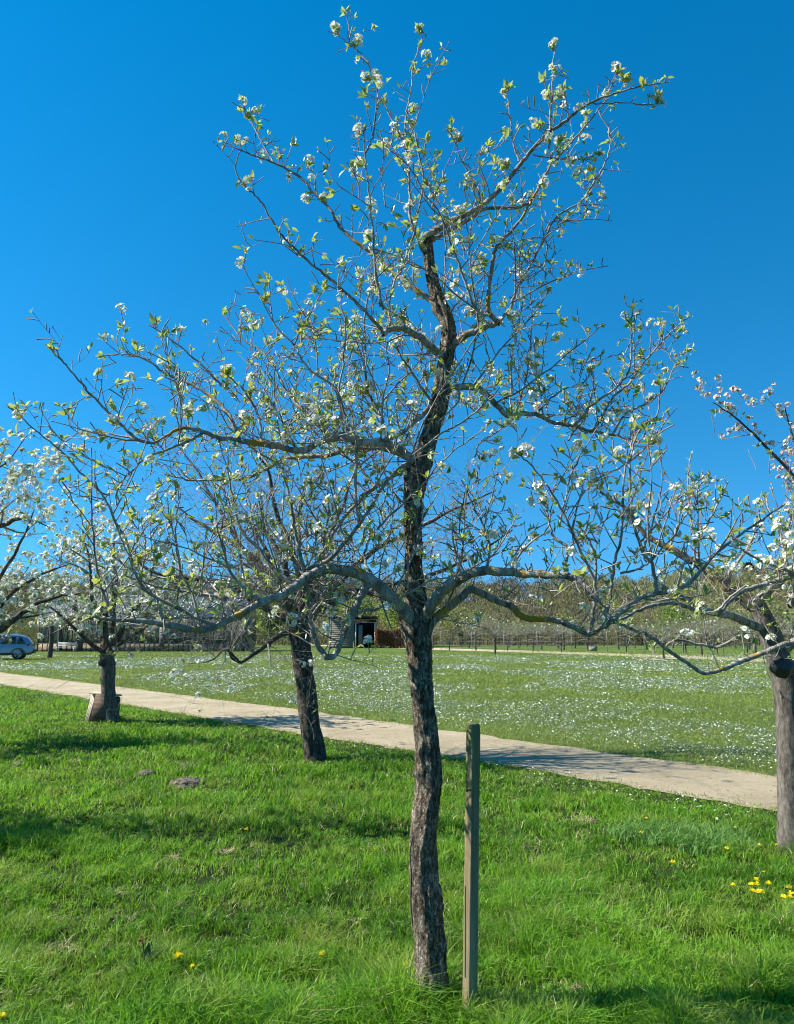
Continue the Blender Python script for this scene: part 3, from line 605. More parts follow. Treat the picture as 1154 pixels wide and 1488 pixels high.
Q = [[i * 8 + j, i * 8 + (j + 1) % 8, (i + 1) * 8 + (j + 1) % 8, (i + 1) * 8 + j] for i in range(n) for j in range(8)]
b = n * 8; Q += [[b, b + 1, b + 2, b + 3], [b, b + 3, b + 4, b + 7], [b + 4, b + 5, b + 6, b + 7]]
mb.q.append(np.array(Q)); mb.qm.append(np.zeros(len(Q), int)); mb.build('post', stake_mat(), stake)
nl = at(684.5, 1148, D1 - .155); mb = MB(); mb.tube(np.array([nl, nl + [-.018, -.022, .003]]), .0035, 6, caps=True); mb.tube(np.array([nl + [-.017, -.021, .003], nl + [-.019, -.024, .003]]), .007, 8, caps=True); mb.build('nail', M['bark_dark'], stake)

# ================================================================ procedural orchard trees
def goblet(name, S, trunkP, trunkR, nb, spread, height, st, leafm, petal, sides=20, k=4, tw='twig_far', root=None, mtl='bark_old', bough=None, amp=.012, per_branch=True, anther=None, brad=.45, rise=(.25, .8), knots=()):
    """trunkP in world; boughs leave the top of the trunk"""
    T = Tree(k)
    bark_trunk(trunkP, trunkR, sides, amp, M[mtl], root, flare=.03, sub=max(20, int(np.linalg.norm(trunkP[-1] - trunkP[0]) / .03)), vs=16, seed=random.random() * 9, knots=knots)
    top = trunkP[-1]; bs = []
    for i in range(nb):
        a = i * 2 * math.pi / nb + random.uniform(-.3, .3); L = spread * random.uniform(.85, 1.15)
        el = random.uniform(*rise); d = np.array([math.cos(a) * math.cos(el), math.sin(a) * math.cos(el), math.sin(el)])
        P = path_pts(top - np.array([0, 0, .08 * random.random()]), nrm(d + [0, 0, .25]), L, .16, .13, -.03 if random.random() < .5 else .05)
        bs.append((P, trunkR[-1] * brad * random.uniform(.8, 1.1)))
    if bough: bs += bough
    for j in range(max(1, nb // 3)):
        bs.append((path_pts(top, np.array([random.uniform(-.4, .4), random.uniform(-.4, .4), 1]), height, .16, .12, .04), trunkR[-1] * brad))
    for P, r in bs:
        mb = MB() if per_branch else T.tw
        rr = np.linspace(r, r * .16, len(P)); mb.tube(smooth_poly(P, 3), np.interp(np.linspace(0, 1, (len(P) - 1) * 3 + 1), np.linspace(0, 1, len(P)), rr), 8 if per_branch else 5)
        if per_branch: mb.build('branch', M['bark_dark'], root, smooth=True)
        # secondary boughs
        for j in range(random.randint(3, 5)):
            i = random.randint(1, len(P) - 2); t = nrm(P[i + 1] - P[i]); r2 = rr[i] * .55
            Q = path_pts(P[i], nrm(sidedir(t, .5) + t * .5), spread * random.uniform(.3, .6), .12, .16, .03)
            T.tw.tube(Q, np.linspace(r2, r2 * .2, len(Q)), 5); dress(T, Q, r2, r2 * .2, 0, S, st)
        dress(T, P, r, r * .16, 0, S, st)
    print(name, 'twigs', T.nt, 'leaves', len(T.leaf), 'flowers', len(T.flow))
    T.tw.build('crown', M[tw], root, smooth=True); T.build_green(root, leafm, petal, anther)
    return T
# --- second tree, bare and arching, across the grass
b2 = gnd(458, 1104); D2 = b2[1]
t2 = empty('orchard_tree', b2); tag(t2, 'old nearly bare fruit tree with straight dark trunk, left of the main tree', 'tree')
P = np.array([at(x, y, D2) for x, y in ((461,1118),(457,1092),(450,1050),(446,1010),(441,970),(436,930),(434,905))]); R2 = np.array([34,31,28,28,28,30,34]) / 2 * D2 / F
ST2 = dict(tr=.62, gap=[.10, .09, .085], mix=[(.36, .50), (.20, .56)], long=(.5, 1.3), mid=(.15, .5), up=.5, trop=.02, droop=.07, wig=.11, flower=.02, leaf=.05, maxl=2, leaf_size=.04, fl=.03, fwd=.5)
tr2 = Traced(D2); tr2.S = [(434, 910, D2)]
B2 = []
for pts, off, w0 in (([(434,915),(420,857),(395,836),(363,807),(328,783),(290,760),(255,735)], .5, 14), ([(436,910),(455,880),(490,850),(520,820),(560,790),(610,765),(660,740),(715,715)], .6, 14), ([(430,912),(399,928),(370,950),(349,962),(335,950),(338,918)], -.6, 9),
                     ([(436,905),(440,860),(425,800),(400,740),(392,690),(370,650)], -.2, 13), ([(434,905),(460,850),(475,790),(500,730),(520,680),(560,650)], .9, 11), ([(430,905),(380,880),(330,850),(270,840),(220,830),(190,800)], .2, 13),
                     ([(440,905),(500,870),(570,850),(640,830),(700,800),(745,770)], 1.0, 12), ([(430,905),(380,840),(330,760),(290,690),(260,650)], 1.2, 10), ([(349,962),(328,945),(306,960),(274,964)], -.6, 4)):
    q, r = tr2.limb(pts, w0, 4, off, start=D2 if w0 > 5 else D2 - .6, per=3); B2.append((q, r[0]))
goblet('t2', 1.5, P, R2, 4, 2.1, 1.6, ST2, M['leaf_far'], M['petal'], sides=30, k=3, root=t2, bough=B2, rise=(.35, .8), brad=.40)
# --- third tree, by the box
b3 = gnd(160, 1049); D3 = b3[1]
t3 = empty('orchard_tree', b3); tag(t3, 'fruit tree with forked trunk beside the boarded wooden box, black bundle at its fork', 'tree')
P = np.array([at(x, y, D3) for x, y in ((164,1060),(162,1042),(159,1015),(157,990),(157,965),(155,950))]); R3 = np.array([25,22,19,19,21,19]) / 2 * D3 / F
ST3 = dict(tr=.6, gap=[.095, .09, .08], mix=[(.30, .44), (.14, .44)], long=(.4, 1.0), mid=(.15, .45), up=.6, trop=.04, wig=.12, flower=.26, leaf=.22, maxl=2, leaf_size=.04, fl=.03, fwd=.5)
tr3 = Traced(D3); tr3.S = [(155, 950, D3)]; B3 = []
for pts, off, w0 in (([(156,955),(152,925),(150,905),(130,895),(112,886),(96,873),(80,850),(70,820)], .3, 13), ([(157,957),(165,935),(175,920),(182,905),(200,880),(215,850),(225,810)], -.4, 12), ([(150,905),(160,880),(170,850),(165,800),(170,760)], .6, 8), ([(150,910),(135,870),(130,820),(120,770)], -.7, 8), ([(182,905),(220,890),(250,860),(275,830)], .7, 7)):
    q, r = tr3.limb(pts, w0, 3, off, start=D3, per=3); B3.append((q, r[0]))
goblet('t3', 1.9, P, R3, 3, 1.8, 1.5, ST3, M['leaf_far'], M['petal'], sides=24, k=3, root=t3, bough=B3, brad=.35, mtl='bark_right')
# --- right hand tree
b4 = gnd(1151, 1238); D4 = b4[1]
t4 = empty('pear_tree', b4); tag(t4, 'fruit tree at the right edge with smooth grey trunk, black bundle hanging in its fork', 'tree')
P4 = [(1154,1256),(1151,1220),(1149,1150),(1148,1090),(1146,1040),(1142,1000),(1134,965),(1124,935),(1112,905),(1100,880)]
P = np.array([at(x, y, D4) for x, y in P4]); R4 = np.array([42,38,35,34,34,35,34,32,29,24]) / 2 * D4 / F
tr4 = Traced(D4); tr4.S = [(a, b, D4) for a, b in P4]
kz = at(1140, 985, D4)[2]
bark_trunk(smooth_poly(P, 4), np.interp(np.linspace(0, 1, (len(P) - 1) * 4 + 1), np.linspace(0, 1, len(P)), R4), 36, .005, M['bark_right'], t4, flare=.02, vs=20, seed=4.1)
tree4 = Tree(4); ST4 = dict(STY1); ST4.update(gap=[.07, .065, .055], flower=.09, leaf=.36, leaf_size=.04); polys = []
for pts, w0, w1, off in [
 ([(1098,884),(1085,875),(1061,856),(1031,832),(1014,820),(972,796),(937,776),(907,737),(872,714)], 22, 4, .5),
 ([(1110,910),(1096,909),(1061,894),(1031,888),(996,870),(960,850)], 17, 7, -.5),
 ([(1097,884),(1102,873),(1120,855),(1154,826),(1200,780),(1235,720)], 18, 8, -.3),
 ([(1135,950),(1160,930),(1200,905),(1250,880)], 16, 8, -.6),
 ([(1200,925),(1154,933),(1114,947),(1076,962),(1050,972),(1022,977),(987,956),(966,941),(943,924),(907,909),(884,900),(872,879)], 9, 4, -.5),
 ([(1190,815),(1154,835),(1108,851),(1073,862),(1046,888),(1020,891),(987,878),(952,879),(925,888),(892,906)], 9, 5, -.5),
 ([(1120,855),(1140,800),(1150,750),(1180,700)], 8, 3, .5), ([(1061,856),(1063,830),(1090,790),(1100,750)], 6, 3, -.1), ([(1014,820),(1018,780),(1040,740),(1058,700)], 5, 2, .2),
 ([(1043,888),(1062,868),(1085,850)], 4, 3, -.1), ([(966,941),(985,930),(1040,940),(1075,925)][::-1], 5, 3, -.1), ([(1005,840),(1010,790),(1002,740),(1000,690),(1005,660)], 4.5, 1.8, .0), ([(972,796),(985,765),(1010,735),(1035,715)], 4, 2, .1), ([(1200,860),(1170,840),(1120,820),(1080,800),(1062,770)], 6, 2.4, -.3)]:
    P, Rr = tr4.limb(pts, w0 * (.85 if w0 > 12 else 1), w1, off, start=(D4 - .5 if pts[0][0] in (1200, 1190) and w0 < 12 else None)); polys.append((P, Rr, w0))
    if w0 >= 8: bark_trunk(P, Rr, 14, .004 if w0 > 14 else .0025, M['bark_dark'] if w0 == 22 else M['bark_bough'], t4, 'branch', sub=int(len(P) * 2), seed=off * 7)
    else: tree4.twig(P, Rr, 6)
for i in range(5):
    a = random.uniform(-1.2, 1.4); P = path_pts(at(1150, 880, D4), np.array([math.cos(a), math.sin(a), .7]), 1.5, .12, .12, .03); Rr = np.linspace(.03, .006, len(P)); polys.append((P, Rr, 12)); mb = MB(); mb.tube(P, Rr, 8); mb.build('branch', M['bark_bough'], t4, smooth=True)
for P, Rr, w0 in polys:
    st = dict(ST4); 
    if w0 < 7: st['mix'] = [(.04, .35), (0, .3)]
    dress(tree4, P, Rr[0], Rr[-1], 0, 1.15, st); end(tree4, P[-1], nrm(P[-1] - P[-2]), 1.1, st, 1.3)
for x, y in [(1110,820),(1118,818),(1105,815),(1070,828),(1068,832),(1140,795),(1130,770),(1150,780),(1135,760),(1080,920),(1105,768),(1120,930),(1025,700),(1000,745),(1125,800),(1145,810),(1150,830)]:
    p = at(x, y, D4 - .3 - .3 * random.random()); tree4.cluster(p, [0, 0, 1], 9, .036, .045); tree4.tuft(p, [0, 0, 1], 4, .05); tree4.twig(path_pts(p - [0, 0, .15], np.array([random.uniform(-.3, .3), 0, 1]), .15, .04, .1), .003, 4)
for x, y in [(1040,600),(1005,690),(1005,710),(1030,720),(1040,700),(1020,740),(1095,935),(1120,950),(985,820),(1012,900),(1100,650),(1120,660)]:
    p = at(x, y, D4 - .2); tree4.tuft(p, [0, 0, 1], 6, .05); tree4.twig(path_pts(p - [.02, 0, .18], np.array([random.uniform(-.2, .2), 0, 1]), .18, .04, .1), .003, 4)
print('T4', tree4.nt, len(tree4.leaf), len(tree4.flow))
tree4.tw.build('twigs', M['twig'], t4, smooth=True); tree4.build_green(t4, M['leaf'], M['petal'], M['anther'])

# --- trees whose trunks stand just outside the frame
def offtree(name, label, px, D, Hb, tr, st, S, spread, height, petal, boughs, w, nb=6, leafm='leaf_far', **kw):
    x = (px - CX) / F * D; b = np.array([x, D, 0]); r = empty(name, b); tag(r, label, 'tree')
    P = np.array([b - [0, 0, .05], b + [.02, 0, Hb * .33], b + [-.02, .02, Hb * .66], b + [0, 0, Hb]]); Rr = np.array([1.25, 1, .95, 1.05]) * tr
    T = Traced(D); T.S = [(px, HOR, D)]; B = []
    for pts, off, w0 in boughs:
        q, rr = T.limb(pts, w0, 3, off, start=D, per=3); q[0] = P[-1]; B.append((q, rr[0]))
    goblet(name, S, P, Rr, nb, spread, height, st, M[leafm], M[petal], root=r, bough=B, k=3, sides=16, brad=.38, **kw)
    return r
WB = dict(tr=.65, gap=[.095, .09, .08], mix=[(.30, .46), (.12, .44)], long=(.4, 1.0), mid=(.15, .45), up=.6, trop=.04, wig=.12, flower=.44, leaf=.25, maxl=2, leaf_size=.036, fl=.034, fwd=.5)
t5 = offtree('pear_tree', 'white blossoming pear tree at the left edge, low bough reaching in before the car', -75, 11.5, 1.45, .11, dict(WB, long=(.3, .7)), 1.5, 1.6, .3, 'petal',
   [([(-60,935),(-20,925),(5,912),(25,895),(50,880),(80,868),(115,862)], -.4, 15), ([(-60,930),(-20,900),(20,860),(60,835),(100,820)], .5, 10), ([(-60,930),(-20,870),(0,840),(30,790),(50,740)], -.2, 10), ([(-60,780),(0,765),(25,755),(45,755),(70,765)], .3, 9)], 15, nb=5, rise=(.0, .28))
t6 = offtree('pear_tree', 'pear tree outside the left edge, only a white flowering tip showing against the sky', -425, 6.6, 1.4, .10, dict(WB, long=(.3, .7)), 1.25, 1.3, 1.5, 'petal',
   [([(-240,880),(-150,780),(-80,710),(-20,690),(10,670),(40,632)], -.1, 6), ([(-240,880),(-120,830),(-60,780),(-20,720),(5,660),(2,640)], .2, 5)], 15, nb=9, rise=(.05, .5))
PK = dict(WB); PK.update(flower=.8, leaf=.1, gap=[.05, .06, .06], mix=[(.12, .45), (.0, .4)], fl=.026, long=(.12, .28), mid=(.06, .16))
x7 = 1300
t7 = offtree('apple_tree', 'pink budded apple tree behind the right-hand tree, its flowering bough reaching into the sky', x7, 7.8, 1.6, .09, PK, 1.3, .8, .3, 'petal_pink',
   [([(1290,900),(1240,790),(1200,740),(1160,700),(1120,655),(1085,620),(1060,600),(1036,585)], -.2, 8), ([(1290,900),(1240,800),(1200,730),(1175,690),(1150,630),(1140,590)], .4, 9), ([(1290,900),(1250,800),(1200,760),(1165,720),(1140,690)], .2, 9)], 15, nb=2)
print('near trees done')

# ================================================================ box, bundles
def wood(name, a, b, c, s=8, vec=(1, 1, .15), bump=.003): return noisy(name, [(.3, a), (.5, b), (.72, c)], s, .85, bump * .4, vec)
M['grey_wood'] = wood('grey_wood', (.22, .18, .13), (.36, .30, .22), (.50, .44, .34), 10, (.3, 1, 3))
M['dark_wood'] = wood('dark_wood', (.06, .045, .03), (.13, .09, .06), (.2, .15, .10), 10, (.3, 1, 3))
bb = gnd(144, 1046)
box = empty('wooden_box', bb); tag(box, 'boarded wooden box with a slanting pale side, standing against the forked tree near the path', 'box')
s = D3 / F / 1.03
def slab(P4, th, mtl, name, parent, n=None):
    P4 = np.array(P4, float); nn = np.cross(P4[1] - P4[0], P4[3] - P4[0]); nn = nn / np.linalg.norm(nn) * th
    mb = MB(); v = np.vstack([P4, P4 + nn]); mb.add(v, [[3, 2, 1, 0], [4, 5, 6, 7], [0, 1, 5, 4], [1, 2, 6, 5], [2, 3, 7, 6], [3, 0, 4, 7]]); return mb.build(name, mtl, parent)
X = lambda px, z, dy: np.array([(px - CX) * s, D3 + dy, z])
zt = 40 * s
for i in range(3):      # pale slanting end made of three upright boards
    f0, f1 = i / 3 + .01, (i + 1) / 3 - .01
    a0, a1 = X(125 + 9 * f0, 0, -.12 * f0), X(125 + 9 * f1, 0, -.12 * f1); b0, b1 = X(131 + 10 * f0, zt, .06 - .12 * f0), X(131 + 10 * f1, zt, .06 - .12 * f1)
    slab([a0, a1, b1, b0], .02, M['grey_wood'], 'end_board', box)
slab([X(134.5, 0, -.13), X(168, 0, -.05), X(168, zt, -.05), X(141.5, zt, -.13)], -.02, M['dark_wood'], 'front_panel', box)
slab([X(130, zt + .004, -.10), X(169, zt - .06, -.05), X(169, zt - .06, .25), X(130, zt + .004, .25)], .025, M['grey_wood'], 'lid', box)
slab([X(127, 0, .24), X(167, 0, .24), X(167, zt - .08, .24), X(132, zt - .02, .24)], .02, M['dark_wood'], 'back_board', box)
M['black_rubber'] = noisy('black_rubber', [(.4, (.012, .012, .013)), (.6, (.03, .03, .03))], 6, .45, .006, spec=.5)
def bundle(c, r, label, sc_=(1, .8, 1.25)):
    b = bmesh.new(); bmesh.ops.create_icosphere(b, subdivisions=4, radius=1)
    for v in b.verts:
        d = v.co.copy(); f = 1 + .22 * mnoise.noise(d * 1.7 + Vector(c)) + .09 * abs(mnoise.noise(Vector((d.x * 6, d.y * 6, d.z * 1.2)))) - .35 * max(0, d.z) ** 2 * (1 - .0)
        v.co = Vector((d.x * sc_[0], d.y * sc_[1], d.z * sc_[2])) * r * f
        if d.z > .55: v.co.x *= .55; v.co.y *= .55
    root = empty('black_bag', c); tag(root, label, 'bag')
    me = bpy.data.meshes.new('bag_body'); b.to_mesh(me); me.materials.append(M['black_rubber']); me.polygons.foreach_set('use_smooth', [True] * len(me.polygons))
    o = bpy.data.objects.new('bag_body', me); COL.objects.link(o); o.parent = root
    mb = MB(); c = np.array(c)
    mb.tube(smooth_poly([c + [-.2 * r, 0, r], c + [-.1 * r, 0, 1.5 * r], c + [.5 * r, 0, 1.8 * r]], 4), r * .08, 6); mb.build('tie', M['black_rubber'], root, smooth=True)
bundle(at(149, 962, D3 - .14), .075, 'small black bag hanging on the left of the forked trunk beside the wooden box', (1, .8, 1.1))
bundle(at(1137, 968, D4 - .17), .088, 'large black bag tied in the fork of the grey trunk at the right edge', (1.05, .7, .95))

# ================================================================ small things in the orchard grass
M['soil'] = noisy('soil', [(.3, (.06, .05, .035)), (.5, (.15, .125, .09)), (.7, (.27, .23, .17))], 30, .95, .01)
MLAB = ['small grey molehill farthest left in the orchard grass', 'pale grey molehill, the wider and left one of the pair level with the second trunk', 'small molehill just behind the darkest molehill', 'largest and darkest molehill in the orchard grass', 'low brownish molehill near the edge of the path by the second trunk']
for (px, py, r), lab in zip(MOLES, MLAB):
    q = gnd(px, py); b = bmesh.new(); bmesh.ops.create_icosphere(b, subdivisions=5, radius=1); r *= 1.25
    for v in b.verts:
        d = v.co.copy(); f = 1 + .25 * mnoise.noise(d * 2 + Vector(q)) ; z = max(d.z, -.2)
        lump = .22 * abs(mnoise.noise(d * 6 + Vector(q))) + .12 * mnoise.noise(d * 15)
        v.co = Vector((d.x * f * r, d.y * f * r, (z * .42 + lump * .5) * r))
    me = bpy.data.meshes.new('molehill'); b.to_mesh(me); me.materials.append(M['soil']); o = bpy.data.objects.new('molehill', me); COL.objects.link(o)
    o.location = q; tag(o, lab, 'molehill', 'molehills in the orchard grass')
# dandelions
M['dandelion'] = leafy('dandelion', (.88, .68, .01), (.92, .78, .03), .15, .6, attr=True)
M['stem'] = noisy('stem', [(.4, (.12, .2, .04)), (.6, (.2, .26, .08))], 8, .6)
def dandelion(q, h, r, label, tilt):
    root = empty('dandelion', q); tag(root, label, 'dandelion', 'yellow dandelions in the grass')
    top = np.array([tilt[0] * h, tilt[1] * h, h]); q = np.asarray(q)
    mb = MB(); mb.tube(smooth_poly([q, q + top * .5 + [0.004, 0, 0], q + top], 3), .0022, 4); mb.build('stem', M['stem'], root)
    mb = MB(); n = 46; a = rng.random(n) * 6.283; e = np.arccos(1 - rng.random(n) * .95); d = np.stack([np.cos(a) * np.sin(e), np.sin(a) * np.sin(e) , np.cos(e) * .8 + .1], 1)
    sv = np.array([[-.09, 0, 0], [.09, 0, 0], [.11, 1, 0], [-.11, 1, 0]])
    stamp(mb, sv, [[0, 1, 2, 3]], None, np.tile(q + top, (n, 1)), d, np.full(n, r) * (.8 + .3 * rng.random(n)))
    mb.build('flower_head', M['dandelion'], root, attr=True)
DL = [((357,1208), 1, 'dandelion alone in shaded grass left of the main trunk, farthest back at left'), ((262,1396), 1.25, 'largest dandelion at lower left, beside a faded one'), ((282,1408), .7, 'small half hidden dandelion just right of the largest lower left one'),
      ((467,1391), 1, 'dandelion midway between the largest lower left one and the main trunk'), ((588,1407), .9, 'dandelion close to the left of the main trunk foot'), ((6,1484), .9, 'dandelion in the bottom left corner'),
      ((124,1127), .6, 'tiny dandelion beside the pale molehills at left'), ((505,1096), .6, 'tiny dandelion just right of the second trunk'), ((80,1160), .5, 'tiny dandelion at far left below the molehills'),
      ((940,1192), .8, 'dandelion topmost above the bluish grass clump'), ((932,1213), .8, 'left dandelion of two on the near side of the bluish grass clump'), ((962,1208), .7, 'right dandelion of two on the near side of the bluish grass clump'),
      ((979,1257), 1, 'dandelion alone below the bluish grass clump'), ((1058,1237), .9, 'dandelion at the right end of the bluish grass clump'), ((1066,1206), .8, 'dandelion nearest the path by the grey trunk'), ((1103,1231), .8, 'dandelion close to the left of the grey trunk at right'), ((1127,1231), .6, 'small dandelion at the foot of the grey trunk at right'),
      ((1068,1291), .9, 'dandelion alone at the left of the close clump'), ((1110,1270), .5, 'small dandelion standing above the close clump')]
for x, y in ((1090,1289),(1098,1283),(1103,1291),(1106,1299),(1115,1287),(1097,1300),(1092,1297)): DL.append(((x, y), 1.0, 'one of the close clump of dandelions near the lower right, below the grey trunk'))
for x, y in ((1141,1293),(1146,1301),(1148,1307),(1138,1306)): DL.append(((x, y), 1.0, 'one of the dandelions in the clump at the right edge'))
for (x, y), k, lab in DL:
    h = random.uniform(.05, .09); q = gnd(x, y + h * .85 * F / gnd(x, y)[1]); dandelion(q, h, .020 * k, lab, (random.uniform(-.15, .15), random.uniform(-.5, -.1)))
# bluish tall grass clump, taller tufts by the trunk
tg = MB()
def tuft_patch(px, py, rx, ry, n, h, wd=.008, mb=tg):
    c = gnd(px, py); a = rng.random(n) * 6.28; r = np.sqrt(rng.random(n)); P = np.stack([c[0] + np.cos(a) * r * rx, c[1] + np.sin(a) * r * ry, np.zeros(n)], 1)
    blades(mb, P, h * (.6 + .6 * rng.random(n)), np.full(n, wd), .35 + .8 * rng.random(n), rng.random(n))
tuft_patch(985, 1222, .55, .28, 1500, .13); tuft_patch(1035, 1236, .35, .22, 700, .12); tuft_patch(690, 1190, .1, .1, 60, .12)
o = tg.build('tall_grass', M['tall_grass'], attr=True); tag(o, 'clump of taller bluish green grass between the stake and the right tree', 'grass', kind='stuff')
fg = MB()
for px, py, rx, ry, n, h in ((628,1480,.14,.05,150,.07),(682,1490,.10,.04,90,.06),(300,1500,.38,.14,900,.17),(760,1500,.32,.12,600,.14),(560,1496,.25,.1,400,.13),(940,1420,.25,.2,300,.10),(1050,1450,.4,.2,450,.11),(500,1390,.25,.2,260,.09),(780,1320,.3,.2,300,.09),(70,1230,.3,.2,500,.12),(120,1235,.2,.2,300,.12),(420,1500,.2,.1,300,.13),(900,1500,.3,.1,400,.13),(460,1100,.2,.12,160,.16),(162,1047,.35,.2,260,.18),(1150,1232,.18,.12,200,.18),(860,1270,.4,.25,380,.09),(380,1420,.25,.15,260,.10),(1000,1340,.3,.2,300,.09)):
    tuft_patch(px, py, rx, ry, n, h, .0065, fg)
o = fg.build('grass_tufts', M['grass'], attr=True); tag(o, 'taller tufts of grass around the trunks and the stake', 'grass', kind='stuff')
# dock plant lower left
dk = empty('dock_plant', gnd(208, 1418)); tag(dk, 'dark broad leaved weed with a brown seed head in the lower left grass', 'weed')
q = gnd(208, 1418); mb = MB(); n = 16; d = rng.normal(0, .6, (n, 3)); d[:, 2] = abs(d[:, 2]) + .35
M['dock_leaf'] = leafy('dock_leaf', (.03, .07, .02), (.07, .12, .04), .2, .5, attr=True)
stamp(mb, LEAF_V, LEAF_QQ, LEAF_T, np.tile(q, (n, 1)) + rng.normal(0, .03, (n, 3)) * [1, 1, 0], d, .07 + .08 * rng.random(n)); mb.build('leaves', M['dock_leaf'], dk, attr=True)
mb = MB(); P = smooth_poly([q, q + [0, 0, .08], q + [-.01, 0, .15]], 4); mb.tube(P, .003, 5); mb.build('stem', M['bark_dark'], dk)
mb = MB(); stamp(mb, LEAF_V, LEAF_QQ, LEAF_T, P[-1] + rng.normal(0, .012, (30, 3)), rng.normal(0, 1, (30, 3)), np.full(30, .02)); M['seed'] = leafy('seed', (.16, .07, .03), (.28, .14, .06), .1, .8, attr=True); mb.build('seed_head', M['seed'], dk, attr=True)
# plant litter: fallen twigs on the path
lt = MB(); n = 420; i = rng.integers(60, 590, n); f = rng.random(n)[:, None]; q = LO[i] * (1 - f) + UPE[i] * f + [0, 0, .014]
for p in q:
    a = random.random() * 6.28; L = random.uniform(.015, .08); d = np.array([math.cos(a), math.sin(a), random.uniform(-.03, .08)])
    lt.tube(np.array([p - d * L / 2, p + rng.normal(0, .004, 3) * [1, 1, 0], p + d * L / 2]), [.002, .0026, .0012], 3)
o = lt.build('fallen_twigs', M['bark_dark'], attr=True); tag(o, 'small fallen twigs and debris strewn over the sandy path', 'debris', kind='stuff')
M['stone'] = noisy('stone', [(.3, (.2, .17, .13)), (.6, (.42, .37, .28)), (.8, (.55, .5, .42))], 6, .9)
st_ = MB(); n = 7000; i = rng.integers(40, 595, n); f = rng.random(n)[:, None]; q = LO[i] * (1 - f) + UPE[i] * f + [0, 0, .006] + np.c_[rng.normal(0, .04, (n, 2)), np.zeros(n)]
PV = np.array([[1, 0, 0], [0, 1, 0], [-1, 0, 0], [0, -1, 0], [0, 0, 1]]) * [1, .8, .7]; sz = .003 + .007 * rng.random(n) ** 2
an = rng.random(n) * 6.28; v = PV[None] * sz[:, None, None]; vx = v[..., 0] * np.cos(an)[:, None] - v[..., 1] * np.sin(an)[:, None]; vy = v[..., 0] * np.sin(an)[:, None] + v[..., 1] * np.cos(an)[:, None]
st_.add((np.stack([vx, vy, v[..., 2]], -1) + q[:, None]).reshape(-1, 3), None, (np.arange(n)[:, None, None] * 5 + np.array([[0, 1, 4], [1, 2, 4], [2, 3, 4], [3, 0, 4]])[None]).reshape(-1, 3))
o = st_.build('gravel', M['stone']); tag(o, 'loose gravel scattered on the sandy path', 'gravel', kind='stuff')

# ================================================================ hill and woods
def hz(x, y):
    t = np.clip((y - 118 - 8 * _n1(x * .02 + 5, x * 0)) / 85, 0, 1); return -1.2 + (12.2 + 5.5 * (_n2(x * .018 + 9, y * .01) - .5) + .5 * np.clip(x / 40, -2, 2)) * t * t * (3 - 2 * t)
xs = np.linspace(-330, 330, 100); ys = np.linspace(105, 420, 50); XX, YY = np.meshgrid(xs, ys, indexing='ij'); v = np.stack([XX, YY, hz(XX, YY)], -1).reshape(-1, 3)
i = (np.arange(99)[:, None] * 50 + np.arange(49)[None]).ravel(); g = MB(); g.add(v, np.stack([i, i + 50, i + 51, i + 1], -1))
M['hill'] = noisy('hill', [(.3, (.05, .06, .022)), (.5, (.09, .095, .04)), (.7, (.12, .105, .06))], .2, .95)
tag(g.build('hill', M['hill'], smooth=True), kind='structure')
M['scrub'] = leafy('scrub', (.15, .12, .085), (.25, .25, .10), .1, .9, attr=True, spec=.1)
def scrub_tree(mb, p, h, r, n, tint, w_=.11, L_=1.0):
    # twigs fanning upward through an uneven crown
    z = rng.random(n) ** .8; a = rng.random(n) * 6.283; lob = 1 + .35 * np.sin(a * 3 + p[0]) ; rr = r * np.sin(np.clip(z * .85 + .15, 0, 1) * math.pi) ** .6 * np.sqrt(rng.random(n)) * lob
    c = np.stack([p[0] + np.cos(a) * rr, p[1] + np.sin(a) * rr, p[2] + h * (.08 + .88 * z)], 1)
    d = np.stack([np.cos(a) * rr / r, np.sin(a) * rr / r, .6 + .9 * rng.random(n)], 1) + rng.normal(0, .45, (n, 3)); d /= np.linalg.norm(d, axis=1)[:, None]
    L = L_ * (.35 + .8 * rng.random(n)); s = np.cross(d, rng.normal(0, 1, (n, 3))); s /= np.linalg.norm(s, axis=1)[:, None]; s *= (w_ * (.5 + rng.random(n)))[:, None]
    v = np.stack([c - s * .5, c + s * .5, c + d * L[:, None]], 1).reshape(-1, 3)
    mb.add(v, None, np.arange(n * 3).reshape(-1, 3), col=np.repeat(np.clip(tint + rng.normal(0, .22, n), 0, 1), 3))
    mb.tube(np.array([[p[0], p[1], p[2] - .5], [p[0], p[1], p[2] + h * .6]]), [.16, .05], 4, col=0.1)
wd = MB()
for i in range(1300):
    y = random.uniform(112, 215); x = random.uniform(-.62, .62) * y; h = random.uniform(3.2, 6.2) * (1.0 if y < 160 else 1.15)
    t = float(np.clip(fbm(_n3, np.array(x * .035 + 20), np.array(y * .02)) * 1.9 - .45 + random.gauss(0, .15), 0, 1))
    scrub_tree(wd, (x, y, float(hz(np.array(x), np.array(y)))), h, h * random.uniform(.38, .6), 330, t, .10 * y / 150)
o = wd.build('woodland', M['scrub'], attr=True); tag(o, 'brown and olive leafless scrub and woodland covering the slope behind', 'woodland', kind='stuff')
M['conifer'] = leafy('conifer', (.02, .035, .02), (.06, .08, .035), .05, .8, attr=True, spec=.1)
CON = [(1088,818,190),(1108,826,200),(1132,822,196),(1150,828,188),(1170,820,192)]
